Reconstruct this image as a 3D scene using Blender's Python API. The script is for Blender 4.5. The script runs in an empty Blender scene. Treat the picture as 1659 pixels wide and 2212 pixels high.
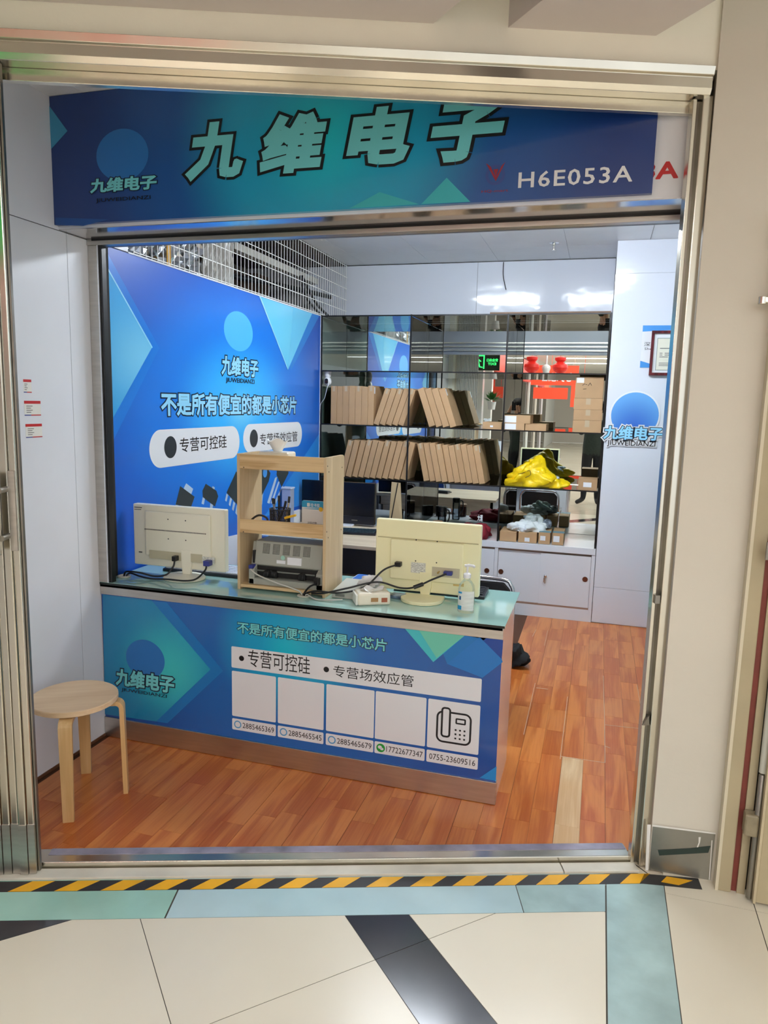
import bpy, bmesh, math, random
import numpy as np
from mathutils import Vector, Matrix
from mathutils.geometry import delaunay_2d_cdt

# ---------------------------------------------------------------- camera
SC = bpy.context.scene
COL = SC.collection
W_PX, H_PX, F_PX = 1659, 2212, 1564.59
CAM = Vector((1.6926, -2.9200, 1.7010))
YAW, PITCH, ROLL = -0.2856, -0.1502, 0.0251
FW = Vector((math.sin(YAW) * math.cos(PITCH), math.cos(YAW) * math.cos(PITCH), math.sin(PITCH)))
_rt = Vector((math.cos(YAW), -math.sin(YAW), 0))
_up = _rt.cross(FW)
RT = _rt * math.cos(ROLL) + _up * math.sin(ROLL)
UP = -_rt * math.sin(ROLL) + _up * math.cos(ROLL)
cam_data = bpy.data.cameras.new('camera')
cam = bpy.data.objects.new('camera', cam_data)
COL.objects.link(cam)
cam_data.sensor_fit = 'HORIZONTAL'
cam_data.sensor_width = 36.0
cam_data.lens = 36.0 * F_PX / W_PX
cam_data.clip_start = 0.02
m3 = Matrix((RT, UP, -FW)).transposed()
cam.matrix_world = Matrix.Translation(CAM) @ m3.to_4x4()
SC.camera = cam

# ---------------------------------------------------------------- world, exposure
SC.view_settings.view_transform = 'Standard'
SC.view_settings.look = 'None'
SC.view_settings.gamma = 1.0
SC.view_settings.exposure = 0.0
SC.view_settings.use_curve_mapping = False
world = bpy.data.worlds.new('world')
SC.world = world
world.use_nodes = True
bg = world.node_tree.nodes['Background']
bg.inputs[0].default_value = (0.94, 0.975, 1.0, 1)
bg.inputs[1].default_value = 1.27

SHOP_LIGHT = 66.0        # radiance of the shop's ceiling panels
MALL_LIGHT = 20.5        # radiance of the corridor's strip lights
SHOP_COL = (0.86, 0.93, 1.0)
MALL_COL = (0.97, 0.985, 1.0)

# ---------------------------------------------------------------- measured layout (metres; x along counter, y into shop)
XL = -0.605            # recess wall / counter's end
XR = 1.366             # counter's free end
HC = 0.80              # counter height
BX = -0.624            # printed wall
D = 2.938              # front of shelf and of the white pier
DM = 3.57              # mirror
D2 = 3.59              # back wall
ZT = 2.408             # top of printed wall, shelf and inner opening
ZC = 2.93              # ceiling
F0 = Vector((-0.1922, -0.9029, 0))
FE = Vector((0.9416, 0.3367, 0)).normalized()
FN = Vector((-FE.y, FE.x, 0))
FANG = math.atan2(FE.y, FE.x)
rng = random.Random(7)


def ray(x, y):
    return FW + RT * ((x - W_PX / 2) / F_PX) - UP * ((y - H_PX / 2) / F_PX)


def hit(x, y, P, N):
    """point where the sight line of a picture point meets a plane of the room"""
    d = ray(x, y)
    P = Vector(P); N = Vector(N)
    return CAM + d * ((P - CAM).dot(N) / d.dot(N))


def onz(x, y, z=0.0):
    return hit(x, y, (0, 0, z), (0, 0, 1))


def fuv(u, v, z=0.0):
    return F0 + FE * u + FN * v + Vector((0, 0, z))


# ---------------------------------------------------------------- materials
def lin(c):
    c = c / 255.0
    return c / 12.92 if c <= 0.04045 else ((c + 0.055) / 1.055) ** 2.4


def rgb(r, g, b, k=1.0):
    return (min(1, lin(r) * k), min(1, lin(g) * k), min(1, lin(b) * k), 1)


def nt(name):
    m = bpy.data.materials.new(name)
    m.use_nodes = True
    t = m.node_tree
    return m, t, t.nodes['Principled BSDF']


def pbr(name, col, rough=0.5, metal=0.0, spec=0.5, noise=None, bump=None, coat=0.0, emit=None, rnd=0.0, alpha=None, aniso=0):
    m, t, b = nt(name)
    b.inputs['Roughness'].default_value = rough
    b.inputs['Metallic'].default_value = metal
    b.inputs['Specular IOR Level'].default_value = spec
    b.inputs['Coat Weight'].default_value = coat
    b.inputs['Coat Roughness'].default_value = 0.05
    b.inputs['Base Color'].default_value = col
    src = None
    tc = None
    if noise or bump:
        tc = t.nodes.new('ShaderNodeTexCoord')
    if noise:
        sc, amt = noise[0], noise[1]
        st = noise[2] if len(noise) > 2 else (1, 1, 1)
        mp = t.nodes.new('ShaderNodeMapping'); mp.inputs['Scale'].default_value = st
        t.links.new(tc.outputs['Object'], mp.inputs[0])
        n = t.nodes.new('ShaderNodeTexNoise'); n.inputs['Scale'].default_value = sc; n.inputs['Detail'].default_value = 6
        t.links.new(mp.outputs[0], n.inputs[0])
        mr = t.nodes.new('ShaderNodeMapRange')
        mr.inputs['From Min'].default_value = 0.3; mr.inputs['From Max'].default_value = 0.7
        mr.inputs['To Min'].default_value = 1 - amt; mr.inputs['To Max'].default_value = 1 + amt * 0.6
        t.links.new(n.outputs[0], mr.inputs[0])
        hs = t.nodes.new('ShaderNodeHueSaturation'); hs.inputs['Color'].default_value = col
        t.links.new(mr.outputs[0], hs.inputs['Value'])
        src = hs
        t.links.new(hs.outputs[0], b.inputs['Base Color'])
    if rnd:
        oi = t.nodes.new('ShaderNodeObjectInfo')
        mr2 = t.nodes.new('ShaderNodeMapRange')
        mr2.inputs['To Min'].default_value = 1 - rnd; mr2.inputs['To Max'].default_value = 1 + rnd
        t.links.new(oi.outputs['Random'], mr2.inputs[0])
        h2 = t.nodes.new('ShaderNodeHueSaturation'); h2.inputs['Color'].default_value = col
        if src:
            t.links.new(src.outputs[0], h2.inputs['Color'])
        t.links.new(mr2.outputs[0], h2.inputs['Value'])
        t.links.new(h2.outputs[0], b.inputs['Base Color'])
    if bump:
        sc, st = bump[0], bump[1]
        mp = t.nodes.new('ShaderNodeMapping')
        if len(bump) > 2:
            mp.inputs['Scale'].default_value = bump[2]
        t.links.new(tc.outputs['Object'], mp.inputs[0])
        n = t.nodes.new('ShaderNodeTexNoise'); n.inputs['Scale'].default_value = sc; n.inputs['Detail'].default_value = 3
        t.links.new(mp.outputs[0], n.inputs[0])
        bp = t.nodes.new('ShaderNodeBump'); bp.inputs['Strength'].default_value = st; bp.inputs['Distance'].default_value = 0.02
        t.links.new(n.outputs[0], bp.inputs['Height'])
        t.links.new(bp.outputs[0], b.inputs['Normal'])
    if emit:
        b.inputs['Emission Color'].default_value = emit[0]
        b.inputs['Emission Strength'].default_value = emit[1]
    return m


def wood(name, c1, c2, stretch=(14, 1.2, 14), rough=0.4, rnd=0.0, coat=0.0, knots=3.0):
    """grain running along the direction with the small stretch value"""
    m, t, b = nt(name)
    b.inputs['Roughness'].default_value = rough
    b.inputs['Coat Weight'].default_value = coat
    tc = t.nodes.new('ShaderNodeTexCoord')
    oi = t.nodes.new('ShaderNodeObjectInfo')
    ad = t.nodes.new('ShaderNodeVectorMath'); ad.operation = 'ADD'
    mul = t.nodes.new('ShaderNodeVectorMath'); mul.operation = 'SCALE'
    cmb = t.nodes.new('ShaderNodeCombineXYZ')
    for i in range(3):
        t.links.new(oi.outputs['Random'], cmb.inputs[i])
    t.links.new(cmb.outputs[0], mul.inputs[0]); mul.inputs['Scale'].default_value = 37.0 if rnd else 0.0
    t.links.new(tc.outputs['Object'], ad.inputs[0]); t.links.new(mul.outputs[0], ad.inputs[1])
    mp = t.nodes.new('ShaderNodeMapping'); mp.inputs['Scale'].default_value = stretch
    t.links.new(ad.outputs[0], mp.inputs[0])
    n1 = t.nodes.new('ShaderNodeTexNoise'); n1.inputs['Scale'].default_value = 1.0; n1.inputs['Detail'].default_value = 4; n1.inputs['Distortion'].default_value = 0.6
    t.links.new(mp.outputs[0], n1.inputs[0])
    # rings
    mm = t.nodes.new('ShaderNodeMath'); mm.operation = 'MULTIPLY'; mm.inputs[1].default_value = knots * 6.28
    t.links.new(n1.outputs[0], mm.inputs[0])
    sn = t.nodes.new('ShaderNodeMath'); sn.operation = 'SINE'
    t.links.new(mm.outputs[0], sn.inputs[0])
    mp2 = t.nodes.new('ShaderNodeMapping'); mp2.inputs['Scale'].default_value = tuple(s * 9 if s > 3 else s * 1.5 for s in stretch)
    t.links.new(ad.outputs[0], mp2.inputs[0])
    n2 = t.nodes.new('ShaderNodeTexNoise'); n2.inputs['Scale'].default_value = 1.0; n2.inputs['Detail'].default_value = 5
    t.links.new(mp2.outputs[0], n2.inputs[0])
    mr = t.nodes.new('ShaderNodeMapRange'); mr.inputs['From Min'].default_value = -1; mr.inputs['From Max'].default_value = 1
    t.links.new(sn.outputs[0], mr.inputs[0])
    mx = t.nodes.new('ShaderNodeMix'); mx.data_type = 'FLOAT'; mx.inputs[0].default_value = 0.55
    t.links.new(mr.outputs[0], mx.inputs[2]); t.links.new(n2.outputs[0], mx.inputs[3])
    ramp = t.nodes.new('ShaderNodeValToRGB')
    ramp.color_ramp.elements[0].color = c1; ramp.color_ramp.elements[0].position = 0.25
    ramp.color_ramp.elements[1].color = c2; ramp.color_ramp.elements[1].position = 0.72
    t.links.new(mx.outputs[0], ramp.inputs[0])
    hs = t.nodes.new('ShaderNodeHueSaturation')
    mr2 = t.nodes.new('ShaderNodeMapRange'); mr2.inputs['To Min'].default_value = 1 - rnd; mr2.inputs['To Max'].default_value = 1 + rnd
    t.links.new(oi.outputs['Random'], mr2.inputs[0]); t.links.new(mr2.outputs[0], hs.inputs['Value'])
    t.links.new(ramp.outputs[0], hs.inputs['Color'])
    t.links.new(hs.outputs[0], b.inputs['Base Color'])
    return m


def radial(name, centre, scale, stops, rough=0.25, coat=0.3):
    """printed colour that runs outwards from a centre (object space)"""
    m, t, b = nt(name)
    b.inputs['Roughness'].default_value = rough
    b.inputs['Coat Weight'].default_value = coat
    tc = t.nodes.new('ShaderNodeTexCoord')
    sub = t.nodes.new('ShaderNodeVectorMath'); sub.operation = 'SUBTRACT'; sub.inputs[1].default_value = centre
    t.links.new(tc.outputs['Object'], sub.inputs[0])
    mul = t.nodes.new('ShaderNodeVectorMath'); mul.operation = 'MULTIPLY'; mul.inputs[1].default_value = scale
    t.links.new(sub.outputs[0], mul.inputs[0])
    ln = t.nodes.new('ShaderNodeVectorMath'); ln.operation = 'LENGTH'
    t.links.new(mul.outputs[0], ln.inputs[0])
    ramp = t.nodes.new('ShaderNodeValToRGB')
    el = ramp.color_ramp.elements
    while len(el) < len(stops):
        el.new(0.5)
    for e, (p, c) in zip(el, stops):
        e.position = p; e.color = c
    ramp.color_ramp.interpolation = 'EASE'
    t.links.new(ln.outputs['Value'], ramp.inputs[0])
    t.links.new(ramp.outputs[0], b.inputs['Base Color'])
    return m


def pane(name, tint, refl=1.0, rough=0.0):
    m = bpy.data.materials.new(name); m.use_nodes = True
    t = m.node_tree; t.nodes.clear()
    out = t.nodes.new('ShaderNodeOutputMaterial')
    tr = t.nodes.new('ShaderNodeBsdfTransparent'); tr.inputs[0].default_value = tint
    gl = t.nodes.new('ShaderNodeBsdfGlossy'); gl.inputs['Roughness'].default_value = rough
    fr = t.nodes.new('ShaderNodeFresnel'); fr.inputs[0].default_value = 1.45
    mu = t.nodes.new('ShaderNodeMath'); mu.operation = 'MULTIPLY'; mu.inputs[1].default_value = refl
    mx = t.nodes.new('ShaderNodeMixShader')
    t.links.new(fr.outputs[0], mu.inputs[0]); t.links.new(mu.outputs[0], mx.inputs[0])
    t.links.new(tr.outputs[0], mx.inputs[1]); t.links.new(gl.outputs[0], mx.inputs[2])
    t.links.new(mx.outputs[0], out.inputs[0])
    return m


# ---------------------------------------------------------------- mesh builder
class MB:
    def __init__(s):
        s.v = []; s.f = []

    def add(s, vs, fs):
        o = len(s.v)
        s.v += [tuple(v) for v in vs]
        s.f += [tuple(i + o for i in f) for f in fs]
        return s

    def box(s, x0, x1, y0, y1, z0, z1, M=None):
        vs = [Vector((x, y, z)) for x in (x0, x1) for y in (y0, y1) for z in (z0, z1)]
        if M is not None:
            vs = [M @ v for v in vs]
        return s.add(vs, [(0, 1, 3, 2), (4, 6, 7, 5), (0, 4, 5, 1), (2, 3, 7, 6), (0, 2, 6, 4), (1, 5, 7, 3)])

    def prism(s, pts, d):
        """pts: closed loop of world points (a flat polygon), d: extrusion vector"""
        d = Vector(d)
        n = len(pts)
        a = [Vector(p) for p in pts]
        vs = a + [p + d for p in a]
        fs = [tuple(range(n))[::-1], tuple(range(n, 2 * n))]
        fs += [(i, (i + 1) % n, n + (i + 1) % n, n + i) for i in range(n)]
        return s.add(vs, fs)

    def lathe(s, prof, c=(0, 0, 0), n=20, axis='z', cap=True, M=None, ex=1.0):
        vs = []; fs = []
        for (r, h) in prof:
            for i in range(n):
                a = 2 * math.pi * i / n
                p = Vector((r * math.cos(a), r * math.sin(a) * ex, h))
                if axis == 'x':
                    p = Vector((p.z, p.x, p.y))
                elif axis == 'y':
                    p = Vector((p.x, p.z, p.y))
                if M is not None:
                    p = M @ p
                vs.append(p + Vector(c))
        for k in range(len(prof) - 1):
            for i in range(n):
                j = (i + 1) % n
                fs.append((k * n + i, k * n + j, (k + 1) * n + j, (k + 1) * n + i))
        if cap:
            fs.append(tuple(range(n))[::-1])
            fs.append(tuple((len(prof) - 1) * n + i for i in range(n)))
        return s.add(vs, fs)

    def tube(s, pts, r, n=8, smooth=0, closed=False):
        P = [Vector(p) for p in pts]
        if smooth:
            Q = []
            m = len(P)
            rngk = range(m) if closed else range(m - 1)
            for i in rngk:
                p0 = P[(i - 1) % m] if closed or i > 0 else P[0]
                p1 = P[i]; p2 = P[(i + 1) % m]
                p3 = P[(i + 2) % m] if closed or i + 2 < m else P[-1]
                for k in range(smooth):
                    t = k / smooth
                    Q.append(0.5 * ((2 * p1) + (-p0 + p2) * t + (2 * p0 - 5 * p1 + 4 * p2 - p3) * t * t + (-p0 + 3 * p1 - 3 * p2 + p3) * t ** 3))
            if not closed:
                Q.append(P[-1])
            P = Q
        m = len(P)
        vs = []; fs = []
        prev = None
        for i in range(m):
            a = P[(i - 1) % m] if closed or i > 0 else P[i]
            b = P[(i + 1) % m] if closed or i < m - 1 else P[i]
            tg = (b - a)
            tg = tg.normalized() if tg.length > 1e-9 else Vector((0, 0, 1))
            if prev is None:
                up = Vector((0, 0, 1)) if abs(tg.z) < 0.9 else Vector((1, 0, 0))
                nx = tg.cross(up).normalized()
            else:
                nx = (prev - tg * prev.dot(tg)).normalized()
            prev = nx
            ny = tg.cross(nx)
            rr = r[i] if isinstance(r, (list, tuple)) else r
            for k in range(n):
                an = 2 * math.pi * k / n
                vs.append(P[i] + (nx * math.cos(an) + ny * math.sin(an)) * rr)
        for i in range(m if closed else m - 1):
            j = (i + 1) % m
            for k in range(n):
                l = (k + 1) % n
                fs.append((i * n + k, i * n + l, j * n + l, j * n + k))
        if not closed:
            fs.append(tuple(range(n))[::-1])
            fs.append(tuple((m - 1) * n + k for k in range(n)))
        return s.add(vs, fs)

    def grid(s, nu, nv, fn):
        vs = [fn(i / nu, j / nv) for j in range(nv + 1) for i in range(nu + 1)]
        fs = [(j * (nu + 1) + i, j * (nu + 1) + i + 1, (j + 1) * (nu + 1) + i + 1, (j + 1) * (nu + 1) + i) for j in range(nv) for i in range(nu)]
        return s.add(vs, fs)

    def mesh(s, name, mat=None, bevel=0.0, smooth=None, seg=2):
        me = bpy.data.meshes.new(name)
        me.from_pydata(s.v, [], s.f)
        bm = bmesh.new(); bm.from_mesh(me)
        bmesh.ops.recalc_face_normals(bm, faces=bm.faces)
        if bevel:
            es = [e for e in bm.edges if len(e.link_faces) == 2 and e.calc_face_angle(0) > 0.6]
            bmesh.ops.bevel(bm, geom=es, offset=bevel, segments=seg, profile=0.5, affect='EDGES', clamp_overlap=True)
        bm.to_mesh(me); bm.free()
        if smooth is not None:
            me.polygons.foreach_set('use_smooth', [True] * len(me.polygons))
            try:
                me.set_sharp_from_angle(angle=math.radians(smooth))
            except Exception:
                pass
        if mat:
            me.materials.append(mat)
        return me


MWORLD = {}


def thing(name, label, cat, loc=(0, 0, 0), rz=0.0, group=None, kind=None):
    o = bpy.data.objects.new(name, None)
    COL.objects.link(o)
    o.empty_display_size = 0.1
    o.location = loc; o.rotation_euler = (0, 0, rz)
    MWORLD[o] = Matrix.Translation(Vector(loc)) @ Matrix.Rotation(rz, 4, 'Z')
    tag(o, label, cat, group, kind)
    return o


def tag(o, label=None, cat=None, group=None, kind=None):
    if label: o['label'] = label
    if cat: o['category'] = cat
    if group: o['group'] = group
    if kind: o['kind'] = kind
    return o


def part(name, mb, mat, parent=None, local=False, bevel=0.0, smooth=None, label=None, seg=2, kind=None):
    me = mb if isinstance(mb, bpy.types.Mesh) else mb.mesh(name, mat, bevel, smooth, seg)
    o = bpy.data.objects.new(name, me)
    COL.objects.link(o)
    if parent is not None:
        o.parent = parent
        base = MWORLD.get(parent, Matrix.Identity(4))
        if not local:
            o.matrix_parent_inverse = base.inverted()
            MWORLD[o] = Matrix.Identity(4)
        else:
            MWORLD[o] = base
    else:
        MWORLD[o] = Matrix.Identity(4)
    if label: o['label'] = label
    if kind: o['kind'] = kind
    return o


def solo(name, mb, mat, label, cat, group=None, bevel=0.0, smooth=None, kind=None):
    o = part(name, mb, mat, None, bevel=bevel, smooth=smooth)
    return tag(o, label, cat, group, kind)


def struct(name, mb, mat, parent=None, bevel=0.0, smooth=None):
    o = part(name, mb, mat, parent, bevel=bevel, smooth=smooth)
    if parent is None: o['kind'] = 'structure'
    return o


def copy_tree(o, parent=None, loc=None, rz=None):
    c = o.copy(); COL.objects.link(c)
    if parent is not None: c.parent = parent
    if loc is not None: c.location = loc
    if rz is not None: c.rotation_euler = (0, 0, rz)
    for ch in list(o.children):
        copy_tree(ch, c)
    return c


def clip(poly, n, d):
    """keep the part of a 2-D polygon where n.p <= d"""
    out = []
    for i in range(len(poly)):
        a = poly[i]; b = poly[(i + 1) % len(poly)]
        da = n[0] * a[0] + n[1] * a[1] - d; db = n[0] * b[0] + n[1] * b[1] - d
        if da <= 0: out.append(a)
        if (da < 0 < db) or (db < 0 < da):
            t = da / (da - db)
            out.append((a[0] + (b[0] - a[0]) * t, a[1] + (b[1] - a[1]) * t))
    return out


# ---------------------------------------------------------------- flat print on a plane
class Plane:
    def __init__(s, O, U, V):
        s.O = Vector(O); s.U = Vector(U).normalized(); s.V = Vector(V).normalized()
        s.N = s.U.cross(s.V)

    def px(s, x, y):
        p = hit(x, y, s.O, s.N) - s.O
        return (p.dot(s.U), p.dot(s.V))

    def rect(s, xl, yb, xr, yt):
        a = s.px(xl, yb); b = s.px(xr, yt)
        return (a[0], a[1], b[0], b[1])

    def pt(s, u, v, off=0.0):
        return s.O + s.U * u + s.V * v + s.N * off

    def lift(s, off):
        return Plane(s.O + s.N * off, s.U, s.V)


def flat(name, pl, polys, off, mat, parent, label=None):
    mb = MB()
    for p in polys:
        mb.add([pl.pt(u, v, off) for (u, v) in p], [tuple(range(len(p)))])
    return part(name, mb, mat, parent, label=label)


def slab(name, pl, polys, off, th, mat, parent, label=None, bevel=0.0):
    mb = MB()
    for p in polys:
        mb.prism([pl.pt(u, v, off) for (u, v) in p], pl.N * th)
    return part(name, mb, mat, parent, label=label, bevel=bevel)


def rr(u0, v0, u1, v1, r, n=6):
    r = min(r, abs(u1 - u0) / 2, abs(v1 - v0) / 2)
    out = []
    for (cu, cv, a0) in ((u1 - r, v1 - r, 0), (u0 + r, v1 - r, 90), (u0 + r, v0 + r, 180), (u1 - r, v0 + r, 270)):
        for k in range(n + 1):
            a = math.radians(a0 + 90 * k / n)
            out.append((cu + r * math.cos(a), cv + r * math.sin(a)))
    return out


def disc(cu, cv, ru, rv=None, n=40, a0=0, a1=360):
    rv = rv or ru
    return [(cu + ru * math.cos(math.radians(a0 + (a1 - a0) * k / n)), cv + rv * math.sin(math.radians(a0 + (a1 - a0) * k / n))) for k in range(n)]


def ring(outer, inner):
    """closed band between two loops of equal length -> list of quads"""
    n = len(outer)
    return [[outer[i], outer[(i + 1) % n], inner[(i + 1) % n], inner[i]] for i in range(n)]


_txt = {}


def glyphs(body, shear, space):
    key = (body, shear, space)
    if key in _txt: return _txt[key]
    cu = bpy.data.curves.new('lettering', 'FONT')
    cu.body = body; cu.size = 1.0; cu.shear = shear; cu.space_character = space; cu.resolution_u = 2
    cu.fill_mode = 'FRONT'
    o = bpy.data.objects.new('lettering', cu); COL.objects.link(o)
    bpy.context.view_layer.update()
    me = bpy.data.meshes.new_from_object(o.evaluated_get(bpy.context.evaluated_depsgraph_get()))
    bm = bmesh.new(); bm.from_mesh(me)
    bmesh.ops.remove_doubles(bm, verts=bm.verts, dist=1e-5)
    bm.verts.index_update()
    vs = [(v.co.x, v.co.y) for v in bm.verts]
    fs = [tuple(v.index for v in f.verts) for f in bm.faces]
    es = [(e.verts[0].index, e.verts[1].index) for e in bm.edges if len(e.link_faces) == 1]
    bm.free()
    bpy.data.objects.remove(o); bpy.data.curves.remove(cu); bpy.data.meshes.remove(me)
    _txt[key] = (vs, fs, es)
    return _txt[key]


_thick = {}


def thicken(g, w, cells, key):
    """the strokes of a text grown by w on every side, merged into one sheet without overlaps"""
    vs, fs, es = g
    if w <= 0: return vs, fs
    if key[0].isascii(): cells = 1
    key = (key, round(w, 4))
    if key in _thick: return _thick[key]
    x0 = min(v[0] for v in vs); x1 = max(v[0] for v in vs) + 1e-6
    def cell(x): return min(cells - 1, max(0, int((x - x0) / (x1 - x0) * cells)))
    nb = {}
    for a, b in es:
        nb.setdefault(a, []).append(b); nb.setdefault(b, []).append(a)
    polys = [[] for _ in range(cells)]
    for f in fs:
        polys[cell(sum(vs[i][0] for i in f) / len(f))].append([vs[i] for i in f])
    for a, b in es:
        ax, ay = vs[a]; bx, by = vs[b]
        l = math.hypot(bx - ax, by - ay) or 1e-9
        nx, ny = -(by - ay) / l * w, (bx - ax) / l * w
        polys[cell((ax + bx) / 2)].append([(ax + nx, ay + ny), (ax - nx, ay - ny), (bx - nx, by - ny), (bx + nx, by + ny)])
    for a, ns in nb.items():
        if len(ns) == 2:
            d1 = Vector((vs[a][0] - vs[ns[0]][0], vs[a][1] - vs[ns[0]][1])); d2 = Vector((vs[ns[1]][0] - vs[a][0], vs[ns[1]][1] - vs[a][1]))
            if d1.length > 1e-6 and d2.length > 1e-6 and d1.angle(d2) < .35: continue
            if d1.length > 1e-6 and d2.length > 1e-6 and d1.angle(d2) < 1.9:      # mitred corner
                n1 = Vector((-d1.y, d1.x)).normalized() * w; n2 = Vector((-d2.y, d2.x)).normalized() * w
                mi = (n1 + n2) * (w * w / max(1e-9, (w * w + n1.dot(n2))))
                P0 = Vector(vs[a])
                for s in (1, -1):
                    polys[cell(vs[a][0])].append([tuple(P0), tuple(P0 + n1 * s), tuple(P0 + mi * s), tuple(P0 + n2 * s)])
                continue
        polys[cell(vs[a][0])].append([(vs[a][0] + w * math.cos(math.pi / 3 * q + .26), vs[a][1] + w * math.sin(math.pi / 3 * q + .26)) for q in range(6)])
    V = []; Fc = []
    for ps in polys:
        if not ps: continue
        A = []; B = []; Q = []
        for q in ps:
            ar = sum(q[i][0] * q[(i + 1) % len(q)][1] - q[(i + 1) % len(q)][0] * q[i][1] for i in range(len(q)))
            if abs(ar) < 1e-8: continue
            if ar < 0: q = q[::-1]
            n = len(q)
            k = len(A); A += [Vector(c) for c in q]; B += [(k + i, k + (i + 1) % n) for i in range(n)]
            Q.append([q[min(i, n - 1)] for i in range(6)])
        r = delaunay_2d_cdt(A, B, [], 0, 1e-5)
        T = np.array([[r[0][i][:2] for i in f[:3]] for f in r[2]])
        C = T.mean(axis=1)                                   # triangle centres, kept when inside any stroke polygon
        G = np.array(Q)                                      # K x 6 x 2, convex and counter-clockwise
        E0 = G; E1 = np.roll(G, -1, axis=1)
        dx = (E1 - E0)[None, :, :, :]
        px = C[:, None, None, :] - E0[None, :, :, :]
        ins = ((dx[..., 0] * px[..., 1] - dx[..., 1] * px[..., 0]) >= -1e-9).all(axis=2).any(axis=1)
        k = len(V)
        V += [(c[0], c[1]) for c in r[0]]
        Fc += [tuple(i + k for i in f) for f, ok in zip(r[2], ins) if ok]
    _thick[key] = (V, Fc)
    return V, Fc


def text(pl, body, rect, off, mat, parent, bold=0.0, shear=0.0, outline=None, omat=None, space=1.0, name='lettering', label=None, olay=0.0006, white=None):
    """lettering printed on a plane inside a rectangle; outline = stroke width (em) of a dark edge printed below it"""
    g = glyphs(body, shear, space)
    vs = g[0]
    x0 = min(v[0] for v in vs) - bold; x1 = max(v[0] for v in vs) + bold; y0 = min(v[1] for v in vs) - bold; y1 = max(v[1] for v in vs) + bold
    u0, v0, u1, v1 = rect
    def mp(p):
        return (u0 + (p[0] - x0) / (x1 - x0) * (u1 - u0), v0 + (p[1] - y0) / (y1 - y0) * (v1 - v0))
    ws, gs = thicken(g, bold, len(body), (body, shear, space))
    o = part(name, MB().add([pl.pt(*mp(v), off) for v in ws], gs), mat, parent, label=label)
    if outline:
        ws, gs = thicken(g, bold + outline, len(body), (body, shear, space))
        part('lettering_outline', MB().add([pl.pt(*mp(v), off - olay) for v in ws], gs), omat, o)
    if white:
        ws, gs = thicken(g, bold + white[0], len(body), (body, shear, space))
        part('lettering_edge', MB().add([pl.pt(*mp(v), off - 2 * olay) for v in ws], gs), white[1], o)
    return o
# ================================================================ materials
WHITE_P = pbr('white_panel', rgb(232, 234, 240), 0.22, noise=(3, .03), coat=.2)
WHITE_GLOSS = pbr('white_gloss_panel', rgb(226, 230, 240), 0.10, bump=(2.6, .28, (1, 1, 1.6)), coat=.3)
WHITE_CEIL = pbr('ceiling_white', rgb(244, 244, 245), 0.35, noise=(4, .04), rnd=.02)
CREAM = pbr('cream_paint', rgb(248, 243, 226), 0.6, noise=(2.5, .05), bump=(60, .03))
CREAM_W = pbr('cream_wall_paint', rgb(220, 213, 198), 0.55, noise=(1.8, .05), bump=(50, .03))
SOFFIT = pbr('soffit_paint', rgb(222, 212, 206), 0.7, noise=(3, .04))
BEIGE = pbr('beige_door_paint', rgb(182, 168, 136), 0.5, noise=(5, .08), bump=(40, .03))
REDP = pbr('red_brown_paint', rgb(132, 62, 52), 0.55, noise=(14, .15))
STEEL = pbr('stainless_steel', rgb(222, 217, 204), 0.22, metal=1.0, noise=(2.2, .12, (1, 1, .5)), bump=(7, .035, (1, 1, .6)))
STEEL_B = pbr('brushed_steel', rgb(204, 200, 194), 0.34, metal=1.0, noise=(6, .10, (1, 1, 12)))
STEEL_D = pbr('worn_steel', rgb(150, 146, 138), 0.42, metal=1.0, noise=(6, .25))
CHROME = pbr('chrome', rgb(225, 226, 230), 0.06, metal=1.0)
BLACK = pbr('black_plastic', rgb(22, 22, 24), 0.4)
BLACK_M = pbr('black_metal_edge', rgb(14, 15, 18), 0.35)
DARK = pbr('dark_void', rgb(30, 28, 27), 0.8)
GROUT = pbr('dark_joint', rgb(70, 66, 58), 0.8)
TILE = pbr('cream_tile', rgb(226, 219, 200), 0.24, spec=.35, noise=(1.6, .035), rnd=.012)
TILE_B = pbr('black_tile', rgb(46, 47, 54), 0.16, noise=(3, .18), rnd=.03)
GLASS_G = pbr('green_frosted_glass', rgb(160, 206, 192), 0.16, noise=(5, .10), coat=.2)
GLASS_B = pbr('blue_frosted_glass', rgb(184, 212, 218), 0.16, noise=(4, .08), coat=.2)
GLASS_BG = pbr('dusty_frosted_glass', rgb(166, 194, 194), 0.22, noise=(6, .22), coat=.1)
PLANK = wood('laminate_strip', rgb(184, 94, 38), rgb(214, 132, 66), (13, 1.4, 13), .30, rnd=.06, coat=.12, knots=2.0)
PLANK_P = wood('pale_laminate_strip', rgb(212, 172, 124), rgb(236, 206, 162), (13, 1.4, 13), .32, rnd=.05, coat=.1, knots=1.5)
GAPW = pbr('pale_board_edge', rgb(226, 206, 180), 0.6)
BIRCH = wood('birch_veneer', rgb(210, 168, 112), rgb(236, 200, 148), (9, 9, 1.5), .38, knots=1.2)
BIRCH_TOP = wood('birch_seat', rgb(216, 180, 138), rgb(232, 202, 164), (1.5, 9, 9), .36, knots=1.0)
OAK = wood('oak_laminate_upright', rgb(206, 178, 138), rgb(230, 206, 168), (22, 22, 1.6), .42, knots=1.5)
OAK_H = wood('oak_laminate_rail', rgb(196, 158, 108), rgb(228, 198, 150), (1.6, 22, 26), .42, knots=2.2)
CARD = pbr('cardboard', rgb(188, 152, 112), 0.75, noise=(9, .06), rnd=.06)
CARD_D = pbr('cardboard_edge', rgb(170, 136, 98), 0.8, noise=(12, .08))
PAPER = pbr('white_paper', rgb(236, 238, 242), 0.6)
TAPE = pbr('clear_tape', rgb(196, 176, 146), 0.15, coat=.4)
IVORY = pbr('ivory_plastic', rgb(250, 245, 224), 0.38, noise=(3, .02))
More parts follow.
